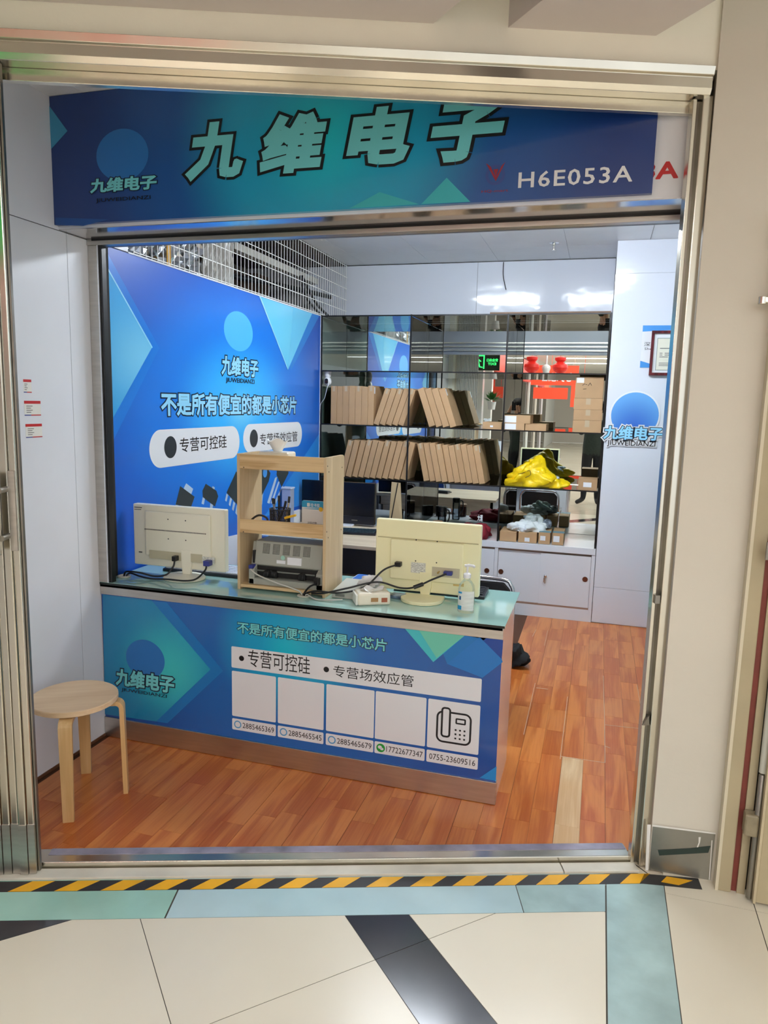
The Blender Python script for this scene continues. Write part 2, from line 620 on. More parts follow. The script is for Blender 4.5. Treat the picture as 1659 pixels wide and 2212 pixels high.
IVORY_Y = pbr('yellowed_ivory_plastic', rgb(253, 247, 202), 0.36, noise=(3, .02))
MIRROR = pbr('mirror', (0.86, 0.92, 0.88, 1), 0.0, metal=1.0)
SHELF_GLASS = pane('shelf_glass', (0.86, 0.93, 0.89, 1), 1.0)
CAB_GLASS = pane('cabinet_glass', (0.90, 0.96, 0.935, 1), .15)
CLEAR = pane('clear_plastic', (0.95, 0.97, 0.97, 1), 1.2)

# print colours
P_NAVY = pbr('print_navy', rgb(18, 34, 62), 0.3, coat=.2)
P_BLACK = pbr('print_black', rgb(20, 20, 24), 0.35)
P_CYAN = pbr('print_cyan', rgb(120, 214, 218), 0.3, coat=.2)
P_SKY = pbr('print_sky', rgb(150, 218, 250), 0.3, coat=.2)
P_WHITE = pbr('print_white', rgb(232, 234, 238), 0.3, coat=.2)
P_RED = pbr('print_red', rgb(196, 34, 36), 0.35)
P_DISC = pbr('print_disc_blue', rgb(70, 150, 226), 0.3, coat=.2)
P_DISC2 = pbr('print_disc_deep_blue', rgb(44, 120, 196), 0.3, coat=.2)

# ================================================================ lights the place has
def light_panel(x0, x1, y0, y1, z, label, group, strength, col, th=0.012):
    t = thing('ceiling_light', label, 'ceiling light', ((x0 + x1) / 2, (y0 + y1) / 2, z), group=group)
    f = MB()
    w = 0.02
    f.box(x0 - w, x1 + w, y0 - w, y0, z - th, z); f.box(x0 - w, x1 + w, y1, y1 + w, z - th, z)
    f.box(x0 - w, x0, y0, y1, z - th, z); f.box(x1, x1 + w, y0, y1, z - th, z)
    part('light_frame', f, WHITE_P, t)
    em = pbr('lit_diffuser', (1, 1, 1, 1), .5, emit=((*col, 1), strength))
    part('diffuser', MB().box(x0, x1, y0, y1, z - th * .7, z - .001), em, t)
    return t

def batten(x0, x1, y0, y1, label):
    t = thing('ceiling_light', label, 'ceiling light', ((x0 + x1) / 2, (y0 + y1) / 2, ZC), group='lit battens under the shop ceiling')
    part('batten_base', MB().box(x0, x1, y0 + .02, y1 - .02, ZC - .02, ZC - .001), WHITE_P, t)
    em = pbr('lit_batten', (1, 1, 1, 1), .5, emit=((*SHOP_COL, 1), SHOP_LIGHT))
    part('batten_diffuser', MB().box(x0 + .01, x1 - .01, y0, y1, ZC - .085, ZC - .02), em, t, bevel=.015)
    return t
batten(0.25, 0.95, 1.52, 1.70, 'lit batten under the shop ceiling nearer the printed wall')
batten(1.25, 1.90, 1.40, 1.58, 'lit batten under the shop ceiling nearer the glass cabinet')

# ================================================================ corridor floor
base = MB().box(-9, 9, -26, -0.02, -0.05, -0.004)
m, t_, b_ = nt('corridor_tiling')
b_.inputs['Roughness'].default_value = 0.12
tc_ = t_.nodes.new('ShaderNodeTexCoord'); mp_ = t_.nodes.new('ShaderNodeMapping')
mp_.inputs['Rotation'].default_value = (0, 0, math.radians(45)); t_.links.new(tc_.outputs['Object'], mp_.inputs[0])
br_ = t_.nodes.new('ShaderNodeTexBrick'); br_.offset = 0; br_.inputs['Scale'].default_value = 1
br_.inputs['Brick Width'].default_value = .6; br_.inputs['Row Height'].default_value = .6; br_.inputs['Mortar Size'].default_value = .003
br_.inputs['Color1'].default_value = rgb(222, 214, 194); br_.inputs['Color2'].default_value = rgb(218, 206, 186); br_.inputs['Mortar'].default_value = rgb(90, 84, 74)
t_.links.new(mp_.outputs[0], br_.inputs[0]); t_.links.new(br_.outputs[0], b_.inputs['Base Color'])
floor_c = struct('floor_corridor', base, m)

R2 = math.sqrt(.5)
def ab(a, b):   # tiles are laid at 45 degrees to the shop
    return ((a + b) * R2, (a - b) * R2)
def v_n(): return (FN.x, FN.y)
v_d = FN.x * F0.x + FN.y * F0.y
A_LINES = [-1.72, -1.11, -.51, .099, .293, .90, 1.51]
B_LINES = [-.5, .107, .707, .907, 1.507, 2.107, 2.707, 3.3]
for i in range(len(A_LINES) - 1):
    for j in range(len(B_LINES) - 1):
        a0, a1, b0, b1 = A_LINES[i], A_LINES[i + 1], B_LINES[j], B_LINES[j + 1]
        g = .0012
        poly = [ab(a0 + g, b0 + g), ab(a1 - g, b0 + g), ab(a1 - g, b1 - g), ab(a0 + g, b1 - g)]
        poly = clip(poly, v_n(), v_d - .338)
        if poly: poly = clip(poly, (1, 0), 1.818)
        if poly: poly = clip(poly, (0, -1), 1.9)
        if poly: poly = clip(poly, (-1, 0), 1.0)
        if len(poly) < 3: continue
        blk = (abs(a0 - .099) < .01) or (abs(b0 - .707) < .01 and a1 <= .1)
        part('black_floor_tile' if blk else 'floor_tile', MB().prism([(x, y, -.004) for x, y in poly], (0, 0, .004)), TILE_B if blk else TILE, floor_c)
part('tile_joints', MB().prism([(-1, -1.9, -.0042), (2.75, -1.9, -.0042), (2.75, -.1, -.0042), (-1, -1.3, -.0042)], (0, 0, .003)), GROUT, floor_c)
# axis-parallel tiles in front of the pier
for (x0, x1, y0, y1) in ((2.024, 2.315, -.374, -.12), (2.318, 2.75, -.374, -.12), (2.024, 2.315, -.975, -.376), (2.318, 2.75, -.975, -.376), (2.024, 2.315, -1.9, -.977), (2.318, 2.75, -1.9, -.977)):
    part('floor_tile', MB().box(x0, x1, y0, y1, -.004, 0), TILE, floor_c)
# frosted glass strips let into the floor
def uvpoly(u0, u1, v0, v1):
    return [fuv(u0, v0), fuv(u1, v0), fuv(u1, v1), fuv(u0, v1)]
def strip(poly3, mat):
    part('floor_glass_strip', MB().prism([(p.x, p.y, -.004) for p in poly3], (0, 0, .0042)), mat, floor_c)
strip([fuv(-.9, -.336), fuv(.529, -.336), fuv(.546, -.13), fuv(-.9, -.13)], GLASS_G)
strip([fuv(.535, -.336), fuv(1.731, -.336), fuv(1.738, -.13), fuv(.552, -.13)], GLASS_B)
pA = fuv(1.734, -.336); pB = fuv(1.741, -.13)
k = (1.818 - pA.x) / FE.x; k2 = (1.818 - pB.x) / FE.x
strip([pA, pA + FE * k, pB + FE * k2, pB], GLASS_BG)
strip([Vector((1.823, -1.9, 0)), Vector((2.021, -1.9, 0)), Vector((2.021, -.27, 0)), Vector((1.823, -.34, 0))], GLASS_BG)

# hazard tape
ht = thing('hazard_tape', 'black and yellow striped hazard tape stuck along the floor before the sill', 'tape', fuv(.8, -.17))
HB = pbr('tape_black', rgb(38, 37, 40), .5, noise=(20, .3)); HY = pbr('tape_yellow', rgb(240, 178, 24), .45, noise=(10, .12))
part('tape_strip', MB().prism([fuv(-.7, -.197, .0004), fuv(2.21, -.197, .0004), fuv(2.25, -.142, .0004), fuv(-.7, -.142, .0004)], (0, 0, .0006)), HB, ht)
E1 = onz(1517, 1922); E2 = onz(1508, 1898); E3 = onz(1392, 1888); E0 = onz(1382, 1908.5)
part('tape_end', MB().prism([Vector((p.x, p.y, .0008)) for p in (E0, E1, E2, E3)], (0, 0, .0006)), HB, ht)
for xa, xb, yy in ((17, 66, 1926), (117, 166, 1925), (217, 266, 1924), (313, 361, 1922), (411, 459, 1920), (506, 554, 1918), (602, 649, 1916), (695, 742, 1915), (790, 837, 1913), (885, 932, 1912), (976, 1022, 1911), (1066, 1112, 1910), (1157, 1203, 1910), (1248, 1293, 1909), (1338, 1381, 1908)):
    u0 = (onz(xa, yy) - F0).dot(FE); u1 = (onz(xb, yy) - F0).dot(FE)
    s = .062
    part('yellow_stripe', MB().prism([fuv(u0, -.1965, .001), fuv(u1, -.1965, .001), fuv(u1 + s, -.1425, .001), fuv(u0 + s, -.1425, .001)], (0, 0, .0004)), HY, ht)
q = [onz(1428, 1906), onz(1440, 1894), onz(1496, 1903), onz(1466, 1913)]
part('yellow_stripe', MB().prism([Vector((p.x, p.y, .0014)) for p in q], (0, 0, .0004)), HY, ht)

# ================================================================ shop floor: laminate strips running into the shop
fl_base = MB()
bp = [(-.62, -1.05), (2.52, -.02), (2.52, 3.6), (-.62, 3.6)]
bp = clip(bp, (-FN.x, -FN.y), -(v_d + .0))
fl_base.prism([(x, y, -.03) for x, y in bp], (0, 0, .028))
floor_s = struct('floor', fl_base, pbr('laminate_core', rgb(88, 52, 30), .7))
cache = {}
col_x = [1.62 + .1 * k for k in range(-23, 9)]
r2 = random.Random(3)
for ci, x0 in enumerate(col_x):
    y = -1.3 + r2.random() * .4
    x1 = x0 + .1
    while y < D:
        L = r2.choice((.28, .33, .40, .46, .52))
        if abs(x0 - 1.62) < .01:
            if y < .2: L = .545 - y if y > -.2 else max(.1, -.06 - y)
        ya, yb = y, y + L
        y = yb
        if yb > D + .25: yb = D
        # hidden under the counter or the corner furniture
        if ya > -.1 and x1 < 1.3 and ya > .05: continue
        if x0 < -.65: continue
        if x1 > 2.3: continue
        gx = .0004 if (round((x0 - 1.42) / .1) % 2) else .0012
        poly = [(x0 + gx, ya + .0004), (x1 - .0004, ya + .0004), (x1 - .0004, yb - .0004), (x0 + gx, yb - .0004)]
        cl = clip(poly, (-FN.x, -FN.y), -(v_d + .001))
        if cl: cl = clip(cl, (-1, 0), -XL)
        if len(cl) < 3: continue
        pale = abs(x0 - 1.62) < .01 and yb < .56
        part('floor_plank', MB().prism([(px, py, -.002) for px, py in cl], (0, 0, .002)), PLANK_P if pale else PLANK, floor_s)
# opened board joints showing a pale edge
gaps = [[(1158, 1360), (1150, 1375)], [(1183, 1362), (1176, 1395)], [(1156, 1476), (1131, 1587)], [(1226, 1505), (1210, 1640)], [(1303, 1460), (1306, 1560), (1307, 1648)], [(1212, 1634), (1307, 1648)], [(1307, 1566), (1390, 1575)], [(1158, 1486), (1184, 1489)], [(1307, 1612), (1318, 1616)], [(1376, 1480), (1390, 1560)]]
gm = MB()
for g in gaps:
    gm.tube([onz(x, y) + Vector((0, 0, .0006)) for x, y in g], .0014, 4)
part('open_joint', gm, GAPW, floor_s)

# ================================================================ walls of the shop
wl = struct('wall_left', MB().box(-.76, -.612, -1.12, .15, -.05, 3.1), DARK)
for (y0, y1, z0, z1) in ((-1.1, -.142, .012, 2.398), (-.139, .02, .012, 2.398), (-1.1, .02, 2.401, ZC)):
    part('wall_panel', MB().box(-.612, XL, y0, y1, z0, z1), WHITE_P, wl, bevel=.0008)
part('skirting_strip', MB().box(-.611, XL + .004, -1.08, -.002, 0, .014), pbr('brown_skirting', rgb(110, 70, 46), .5), wl)
part('end_panel', MB().box(-.70, BX + .002, .02, .318, ZT + .002, ZC), WHITE_P, wl)
part('lower_wall', MB().box(-.76, -.64, .15, D2 + .2, -.05, ZT - .01), pbr('board_wall', rgb(200, 202, 206), .6), wl)
part('alcove_side', MB().box(-.64, -.618, D + .012, D2, .6, ZT), pbr('alcove_white', rgb(214, 224, 220), .35), wl)

wb = struct('wall_back', MB().box(-1.7, 2.6, D2 + .004, D2 + .12, -.05, 3.1), pbr('back_wall_core', rgb(150, 150, 150), .8))
for (x0, x1) in ((-1.0, -.655), (-.652, .577), (.580, 1.724)):
    part('wall_panel', MB().box(x0, x1, D2 - .006, D2 + .004, ZT - .02, ZC - .004), WHITE_GLOSS, wb, bevel=.0006)
part('shadow_gap', MB().box(-1.0, 1.724, D2 - .008, D2 + .004, ZC - .006, ZC - .0005), BLACK, wb)

wr = struct('wall_right', MB().box(2.52, 2.66, -.02, D2, -.05, 3.1), WHITE_P)
pier = struct('wall_pier', MB().box(1.728, 2.52, D + .006, D2, 0, ZC - .001), WHITE_P)
for (z0, z1) in ((.006, .292), (.2945, 2.69), (2.6925, ZC - .004)):
    part('wall_panel', MB().box(1.726, 2.2, D, D + .006, z0, z1), WHITE_GLOSS, pier, bevel=.0006)

# ceiling strips
cp_ = clip([(-1.7, -1.6), (2.66, -1.6), (2.66, 3.7), (-1.7, 3.7)], (-FN.x, -FN.y), -(v_d - .03))
cl_ = struct('ceiling', MB().prism([(x, y, ZC + .006) for x, y in cp_], (0, 0, .09)), DARK)
for x0 in (-.436 - .597, -.436, .161, .758, 1.355, 1.953):
    for (ya, yb) in ((-1.2, 1.1), (1.1015, 3.07), (3.0715, D2)):
        poly = [(max(x0, XL - .02) + .001, ya), (x0 + .596, ya), (x0 + .596, yb), (max(x0, XL - .02) + .001, yb)]
        poly = clip(poly, (-FN.x, -FN.y), -(v_d - .03))
        if len(poly) < 3: continue
        part('ceiling_panel', MB().prism([(x, y, ZC) for x, y in poly], (0, 0, .006)), WHITE_CEIL, cl_)

# sprinkler
sp = hit(1197, 524, (0, 0, ZC), (0, 0, 1))
spk = thing('sprinkler_head', 'small chrome sprinkler head hanging from the white ceiling', 'sprinkler', sp)
part('sprinkler_body', MB().lathe([(.012, 0), (.012, -.02), (.006, -.022), (.006, -.05), (.016, -.052), (.016, -.056)], sp, 14), STEEL, spk, smooth=40)
part('sprinkler_rose', MB().lathe([(.034, -.001), (.036, -.004), (.014, -.008)], sp, 20), CHROME, spk, smooth=40)

# wire dangling on the back wall
w0 = hit(1088, 566, (0, D2 - .01, 0), (0, 1, 0)); w1 = hit(1087, 595, (0, D2 - .012, 0), (0, 1, 0)); w2 = hit(1093, 626, (0, D2 - .03, 0), (0, 1, 0))
solo('loose_wire', MB().tube([w0, w1, w2], .0035, 6, smooth=6), BLACK, 'thin black wire dangling from the ceiling over the glossy back wall', 'wire', smooth=60)

# ================================================================ service void above the printed wall, behind a wire grille
void = struct('wall_service_void', MB().box(-1.75, -1.65, .2, D2, 2.2, 3.1).box(-1.65, -.7, .2, .3, 2.3, 3.1).box(-1.65, -.64, .3, D2, 2.3, 2.38).box(-1.65, -.63, .3, D2, ZC + .0, ZC + .1), pbr('void_concrete', rgb(96, 88, 80), .9, noise=(6, .3)))
gr = thing('wire_grille', 'white welded wire grille closing the gap above the printed wall', 'grille', (-.62, 1.9, ZT))
wm = MB(); yy = .36
GW = pbr('white_wire', rgb(246, 246, 242), .45)
while yy < D2 - .02:
    wm.box(-.6195, -.6165, yy - .0021, yy + .0021, ZT + .004, ZC - .002); yy += .052
part('vertical_wires', wm, GW, gr)
wm = MB()
for k in range(6):
    z = ZT + .012 + k * .1
    wm.box(-.6225, -.6195, .36, D2 - .02, z - .0022, z + .0022)
part('horizontal_wires', wm, GW, gr)
part('top_rail', MB().box(-.642, BX + .004, .318, D, ZT - .004, ZT + .004), WHITE_P, gr)

def crumple(y0, y1, z0, z1, x, amp, seed):
    r = random.Random(seed)
    nu, nv = 34, 16
    off = [[r.uniform(-1, 1) * amp for _ in range(nu + 1)] for _ in range(nv + 1)]
    def f(u, v):
        i = round(u * nu); j = round(v * nv)
        return Vector((x + off[j][i] + .03 * math.sin(u * 9), y0 + (y1 - y0) * u, z0 + (z1 - z0) * v))
    def g(u, v):
        p = f(u, v); return Vector((p.x - .012, p.y, p.z))
    return MB().grid(nu, nv, f).grid(nu, nv, g)
FOIL = pbr('silver_foil', rgb(206, 208, 210), .22, metal=1.0)
fo = thing('foil_wrapped_duct', 'crumpled silver foil insulation behind the wire grille', 'insulation', (-.8, 1, 2.4))
part('foil', crumple(.46, 1.32, 2.415, 2.91, -.82, .028, 5), FOIL, fo)
part('yellow_strap', MB().box(-.755, -.75, .86, .90, 2.415, 2.90), pbr('yellow_strap', rgb(214, 158, 50), .5), fo)
cs = thing('clear_sheet', 'wrinkled translucent plastic sheet hanging behind the wire grille beside the foil', 'plastic sheet', (-.78, 1.5, 2.4))
part('sheet', crumple(1.34, 1.72, 2.415, 2.91, -.81, .016, 8), pbr('milky_sheet', rgb(190, 186, 178), .25), cs)
tr = thing('cable_tray', 'long white cable tray running behind the wire grille', 'cable tray', (-.85, 2.4, 2.75))
part('tray', MB().box(-.86, -.80, 1.76, 3.3, 2.72, 2.745).box(-.86, -.855, 1.76, 3.3, 2.745, 2.77).box(-.805, -.80, 1.76, 3.3, 2.745, 2.77), pbr('tray_white', rgb(206, 202, 192), .5), tr)
solo('black_pipe', MB().tube([(-1.2, 1.7, 2.60), (-.9, 2.6, 2.62), (-.70, 3.35, 2.62)], .02, 8, smooth=4), BLACK, 'black rubber pipe sloping behind the wire grille under the cable tray', 'pipe', smooth=60)
solo('drooping_cables', MB().tube([(-.72, 2.75, 2.7), (-.70, 2.9, 2.58), (-.69, 3.05, 2.5), (-.66, 3.3, 2.42)], .012, 8, smooth=6).tube([(-.72, 2.72, 2.7), (-.72, 2.84, 2.55), (-.68, 3.08, 2.43)], .01, 8, smooth=6), BLACK, 'black cables drooping behind the far corner of the wire grille', 'cable', smooth=60)
bw_ = MB()
for k in range(7):
    bw_.box(-1.4, -1.3, 1.3 + k * .3, 1.55 + k * .3, 2.38, 2.8 - .03 * (k % 3))
part('brick_pier', bw_, pbr('void_brown', rgb(86, 66, 52), .9, noise=(8, .3)), void)
# ================================================================ steel storefront frame (its own axis, turned against the shop)
def fbox(mb, u0, u1, v0, v1, z0, z1):
    return mb.prism([fuv(u0, v0, z0), fuv(u1, v0, z0), fuv(u1, v1, z0), fuv(u0, v1, z0)], (0, 0, z1 - z0))
frame = thing('storefront_frame', 'stainless steel frame around the wide shop opening', 'door frame', fuv(1.1, -.05), FANG)
part('threshold_rail', fbox(MB(), -.75, 2.205, -.078, .002, 0, .030), STEEL, frame, bevel=.003)
SILLM = pbr('pale_sill', rgb(214, 210, 196), .35, noise=(8, .12))
part('sill_plate', fbox(MB(), -.75, 1.93, -.138, -.084, 0, .010), SILLM, frame, bevel=.002)
part('sill_plate', fbox(MB(), 1.934, 2.215, -.138, -.084, 0, .010), SILLM, frame, bevel=.002)
part('rail_film', fbox(MB(), .04, 2.20, -.036, .001, .0302, .0316), pbr('grey_film', rgb(150, 146, 164), .12, noise=(7, .45, (1, 1, 1))), frame)  # mottled purple-grey paints in the reflections on the glossy strip
part('post_outer', fbox(MB(), 2.229, 2.262, -.098, -.050, 0, 2.70), STEEL, frame, bevel=.003)
part('post_groove', fbox(MB(), 2.213, 2.229, -.070, -.050, 0, 2.69), STEEL_D, frame)
part('post_inner', fbox(MB(), 2.200, 2.213, -.090, -.060, 0, 2.69), STEEL, frame, bevel=.002)
def fprof(prof, u0, u1):
    return MB().prism([fuv(u0, v, z) for v, z in prof], FE * (u1 - u0))
part('head_moulding', fprof([(-.135, 2.772), (-.128, 2.748), (-.120, 2.744), (-.120, 2.712), (-.112, 2.694), (-.035, 2.694), (-.035, 2.772)], -1.0, 2.244), STEEL, frame, bevel=.0015)
part('head_track', fbox(MB(), -1.0, 2.212, -.060, -.036, 2.656, 2.694), STEEL, frame, bevel=.002)
part('hinge_cap', fbox(MB(), 2.205, 2.222, -.104, -.09, 1.02, 1.05).prism([fuv(2.20, -.095, .56), fuv(2.226, -.095, .56), fuv(2.22, -.1, .60)], FN * .02), STEEL_D, frame)

# folded steel shutter leaves stacked at the side of the opening
leaves = thing('folding_steel_door', 'stack of narrow stainless steel folding door leaves with a pull handle', 'door', fuv(-.15, -.08), FANG)
edges = [-.36, -.33, -.303, -.275, -.247, -.22, -.192, -.165, -.138, -.111, -.083, -.054, -.026, .004, .030]
for k in range(len(edges) - 1):
    d = .004 * (k % 3)
    part('door_leaf', fbox(MB(), edges[k] + .0016, edges[k + 1] - .0016, -.118 + d, -.085, .012, 2.69), STEEL, leaves, bevel=.004)
    part('kick_plate', fbox(MB(), edges[k] + .001, edges[k + 1] - .001, -.1205 + d, -.116 + d, .012, .20), STEEL_B, leaves)
part('edge_leaf', fbox(MB(), .030, .036, -.10, -.085, .012, 2.69), STEEL_D, leaves)
hd = part('pull_handle', fbox(MB(), -.075, -.004, -.185, -.165, 1.18, 1.44), STEEL, leaves, bevel=.005)
part('handle_plate', fbox(MB(), .004, .026, -.124, -.112, 1.185, 1.45), STEEL_B, leaves)
for z in (1.235, 1.39):
    part('handle_stud', MB().lathe([(.010, 0), (.010, .055)], fuv(-.004, -.17, z), 12, 'y', M=Matrix.Rotation(FANG, 4, 'Z')), STEEL_D, leaves, smooth=50)

# wall above the frame, soffits of the corridor ceiling
ww = struct('wall_over_frame', fprof([(-.105, 2.772), (-.105, 3.3), (-.03, 3.3), (-.03, 2.772)], -3.0, 2.6), CREAM)
ZS = 2.862
sA = onz(935, 55, ZS); sB = onz(1002, 0, ZS)
dS = (sB - sA).normalized()
wallL = fuv(-3.0, -.106, ZS)
uA = (sA - F0).dot(FE)
sA2 = fuv(uA, -.106, ZS)
s1 = struct('ceiling_soffit_1', MB().prism([wallL, sA2, sA2 + dS * 2.2, fuv(-3.0, -2.4, ZS)], (0, 0, .4)), SOFFIT)
c1 = onz(1095, 62, ZS); c2 = onz(1172, 0, ZS); c3 = onz(1275, 92, ZS); c4 = onz(1372, 104, ZS)
dC = (c2 - c1).normalized()
s2 = struct('ceiling_soffit_2', MB().prism([c1, c3, c4, c4 + dC * 2.0, c1 + dC * 2.0], (0, 0, .4)), SOFFIT)

struct('wall_corridor_left', fprof([(-.105, 0), (-.105, 2.772), (-.03, 2.772), (-.03, 0)], -3.0, -.37), CREAM)
# ================================================================ inner facade: fascia with the sign, soffit, steel header and post
fas = thing('sign_fascia', 'white fascia board over the counter with a polished steel underside', 'fascia', (.7, -.1, ZT))
part('fascia_board', MB().box(XL, 1.93, -.190, -.17, ZT - .004, ZC - .001), WHITE_P, fas)
part('fascia_soffit', MB().box(XL + .001, 1.955, -.189, .0, ZT - .007, ZT - .003), pbr('polished_soffit', rgb(206, 204, 206), .12, metal=.9), fas)
part('steel_header', MB().box(XL + .001, 1.99, -.012, .03, 2.374, ZT - .007), STEEL_B, fas, bevel=.002)
part('header_lip', MB().box(XL + .03, 1.99, -.016, -.012, ZT - .016, ZT - .007), BLACK_M, fas)
part('inner_board', MB().box(XL, 2.5, .03, .05, 2.374, ZC - .001), pbr('grey_board', rgb(120, 122, 128), .4), fas)
for z in (2.42, 2.47, 2.52):
    part('inner_rail', MB().box(XL, 2.5, .05, .075, z, z + .018), STEEL, fas)
P_OLD = Plane((0, -.1902, 0), (1, 0, 0), (0, 0, 1))
text(P_OLD, '3A', P_OLD.rect(1386, 390, 1468, 347), .0012, P_RED, fas, bold=.03, name='old_lettering', label='red unit number half hidden behind the sign')

pl_ = thing('glazing_post', 'brushed steel glazing post standing on the counter beside the recess wall', 'post', (-.57, .0, HC))
part('post', MB().box(XL + .001, -.548, -.006, .03, HC + .001, 2.374), STEEL_B, pl_, bevel=.002)
part('glazing_groove', MB().box(-.548, -.534, .0, .03, HC + .001, 2.374), BLACK_M, pl_)
part('glazing_bead', MB().box(-.553, -.546, -.010, -.004, HC + .001, 2.374), CHROME, pl_)

# ---------------------------------------------------------------- shop sign
SY = -.2135
sign = thing('shop_sign', 'blue printed shop sign with large pale turquoise Chinese characters', 'sign', (.6, SY, 2.417))
S = Plane((0, SY, 0), (1, 0, 0), (0, 0, 1))
cS = S.px(700, 350)
SIGN_M = radial('sign_print', (cS[0], SY, cS[1] + .1), (.92, 1, .9), [(0, rgb(30, 200, 216)), (.30, rgb(28, 164, 204)), (.62, rgb(32, 88, 160)), (1.0, rgb(28, 60, 128))], rough=.3)
part('sign_board', MB().box(XL + .001, 1.806, SY + .0, -.1905, 2.417, ZC - .002), SIGN_M, sign)
def spoly(pl, pts): return [pl.px(*p) for p in pts]
LB = pbr('print_light_blue', rgb(70, 160, 204), .3); LB2 = pbr('print_mid_blue', rgb(34, 84, 158), .3); TQ = pbr('print_turquoise', rgb(60, 186, 196), .3)
flat('print_triangle', S, [spoly(S, [(106, 228), (146, 283), (111, 322)])], .0008, LB, sign)
flat('print_triangle', S, [spoly(S, [(180, 488), (235, 474), (120, 470), (120, 486)])], .0006, LB2, sign)
flat('print_triangle', S, [spoly(S, [(910, 441), (965, 384), (1016, 436)])], .0006, TQ, sign)
flat('print_triangle', S, [spoly(S, [(755, 450), (820, 415), (905, 441)])], .0004, TQ, sign)
def logo(pl, parent, cx, cy, rx, ry, name_rect, sub_rect, discm, off, tmat, omat, submat, cut=True):
    c = pl.px(cx, cy); e = pl.px(cx + rx, cy); f = pl.px(cx, cy - ry)
    flat('logo_disc', pl, [disc(c[0], c[1], abs(e[0] - c[0]), abs(f[1] - c[1]))], off, discm, parent)
    text(pl, '九维电子', name_rect, off + .002, tmat, parent, bold=.042, outline=.065, omat=omat, shear=.08)
    text(pl, 'JIUWEIDIANZI', sub_rect, off + .0024, submat, parent, bold=.008)
logo(S, sign, 264, 335, 57, 57, S.rect(196, 418, 339, 377), S.rect(208, 440, 326, 422), P_DISC2, .0008, P_CYAN, P_NAVY, P_BLACK)
for ch, r in (('九', (403, 391, 524, 258)), ('维', (562, 379, 706, 240)), ('电', (749, 361, 886, 225)), ('子', (930, 354, 1092, 206))):
    text(S, ch, S.rect(*r), .003, P_CYAN, sign, bold=.050, outline=.05, omat=P_BLACK, shear=.16)
text(S, 'H6E053A', S.rect(1119, 407, 1368, 357), .002, P_WHITE, sign, bold=.012, space=1.12)
# market emblem
em = spoly(S, [(1050, 353), (1092, 350), (1071, 392)]); em2 = spoly(S, [(1060, 360), (1084, 358), (1071, 384)])
c = S.px(1070, 378); e = S.px(1091, 378)
flat('emblem_ring', S, ring(disc(c[0], c[1], e[0] - c[0]), disc(c[0], c[1], (e[0] - c[0]) * .72)), .0012, pbr('emblem_blue', rgb(52, 80, 150), .3), sign)
EMR = pbr('emblem_red', rgb(150, 40, 60), .3)
flat('emblem_wedge', S, [[em[0], em2[0], em2[2], em[2]], [em[1], em[2], em2[2], em2[1]], spoly(S, [(1066, 366), (1077, 365), (1071, 384)])], .0018, EMR, sign)
text(S, 'HQ-mart', S.rect(1040, 418, 1098, 408), .0014, EMR, sign, bold=.006)

# ================================================================ printed wall
banner = thing('printed_wall_banner', 'bright blue printed wall with white slogan, pill boxes and chip pictures', 'banner', (BX, 1.5, 0))
B = Plane((BX, 0, 0), (0, 1, 0), (0, 0, 1))
BAN = radial('banner_print', (BX, 1.52, 1.62), (1, .52, .86), [(0, rgb(108, 208, 255)), (.16, rgb(52, 178, 252)), (.48, rgb(26, 122, 224)), (.8, rgb(24, 92, 196)), (1.0, rgb(26, 82, 186))], rough=.36, coat=.08)
part('banner_board', MB().box(-.64, BX, .02, D - .002, .0, ZT - .003), BAN, banner)
part('edge_trim', MB().box(-.641, BX + .003, D - .010, D - .001, .6, ZT), WHITE_P, banner)
part('edge_trim', MB().box(-.641, BX + .003, .02, .155, HC, ZT), WHITE_P, banner)
SKY1 = radial('print_sky_fade', (BX, .45, 1.9), (1, .9, 1.4), [(0, rgb(126, 206, 244)), (.5, rgb(60, 168, 232)), (1, rgb(40, 140, 220))])
SKY2 = radial('print_sky_fade_far', (BX, 2.3, 2.2), (1, .9, 1.6), [(0, rgb(120, 216, 250)), (1, rgb(60, 176, 236))])
DEEP = pbr('print_shadow_blue', rgb(30, 124, 220), .3)
flat('print_triangle', B, [[(.135, 2.40), (.574, 1.961), (.135, 1.45)]], .0005, DEEP, banner)
flat('print_triangle', B, [[(.135, 2.325), (.506, 1.96), (.135, 1.56)]], .0010, SKY1, banner)
flat('print_line', B, [[(.135, 2.331), (.135, 2.319), (.503, 1.956), (.512, 1.960)]], .0014, P_SKY, banner)
flat('print_triangle', B, [[(1.80, 2.404), (2.90, 2.404), (2.33, 1.931)]], .0005, pbr('print_edge_blue', rgb(36, 132, 218), .3), banner)
flat('print_triangle', B, [[(1.782, 2.403), (2.74, 2.403), (2.269, 1.931)]], .0010, SKY2, banner)
flat('print_triangle', B, [[(2.36, 2.403), (2.74, 2.403), (2.269, 1.931)]], .0014, pbr('print_pale_sky', rgb(112, 206, 246), .3), banner)
flat('print_line', B, [[(1.776, 2.404), (1.800, 2.404), (2.270, 1.933), (2.262, 1.928)]], .0018, P_SKY, banner)
flat('print_triangle', B, [[(1.85, .85), (2.93, 1.42), (2.93, .85)]], .0005, pbr('print_lower_sky', rgb(48, 140, 226), .3), banner)
logo(B, banner, 516, 716, 30, 43, B.rect(478, 809, 557, 778), B.rect(487, 828, 549, 820), pbr('print_disc_sky', rgb(84, 186, 246), .3), .0006, P_SKY, P_NAVY, P_BLACK)
text(B, '不是所有便宜的都是小芯片', B.rect(348, 899, 640, 857), .002, P_SKY, banner, bold=.034, outline=.055, omat=P_NAVY)
flat('print_pill', B, [rr(.46, 1.312, 1.482, 1.522, .105, 10)], .0008, P_WHITE, banner)
flat('print_pill', B, [rr(1.535, 1.335, 2.549, 1.530, .098, 10)], .0008, P_WHITE, banner)
BUL = pbr('print_bullet', rgb(40, 50, 58), .3)
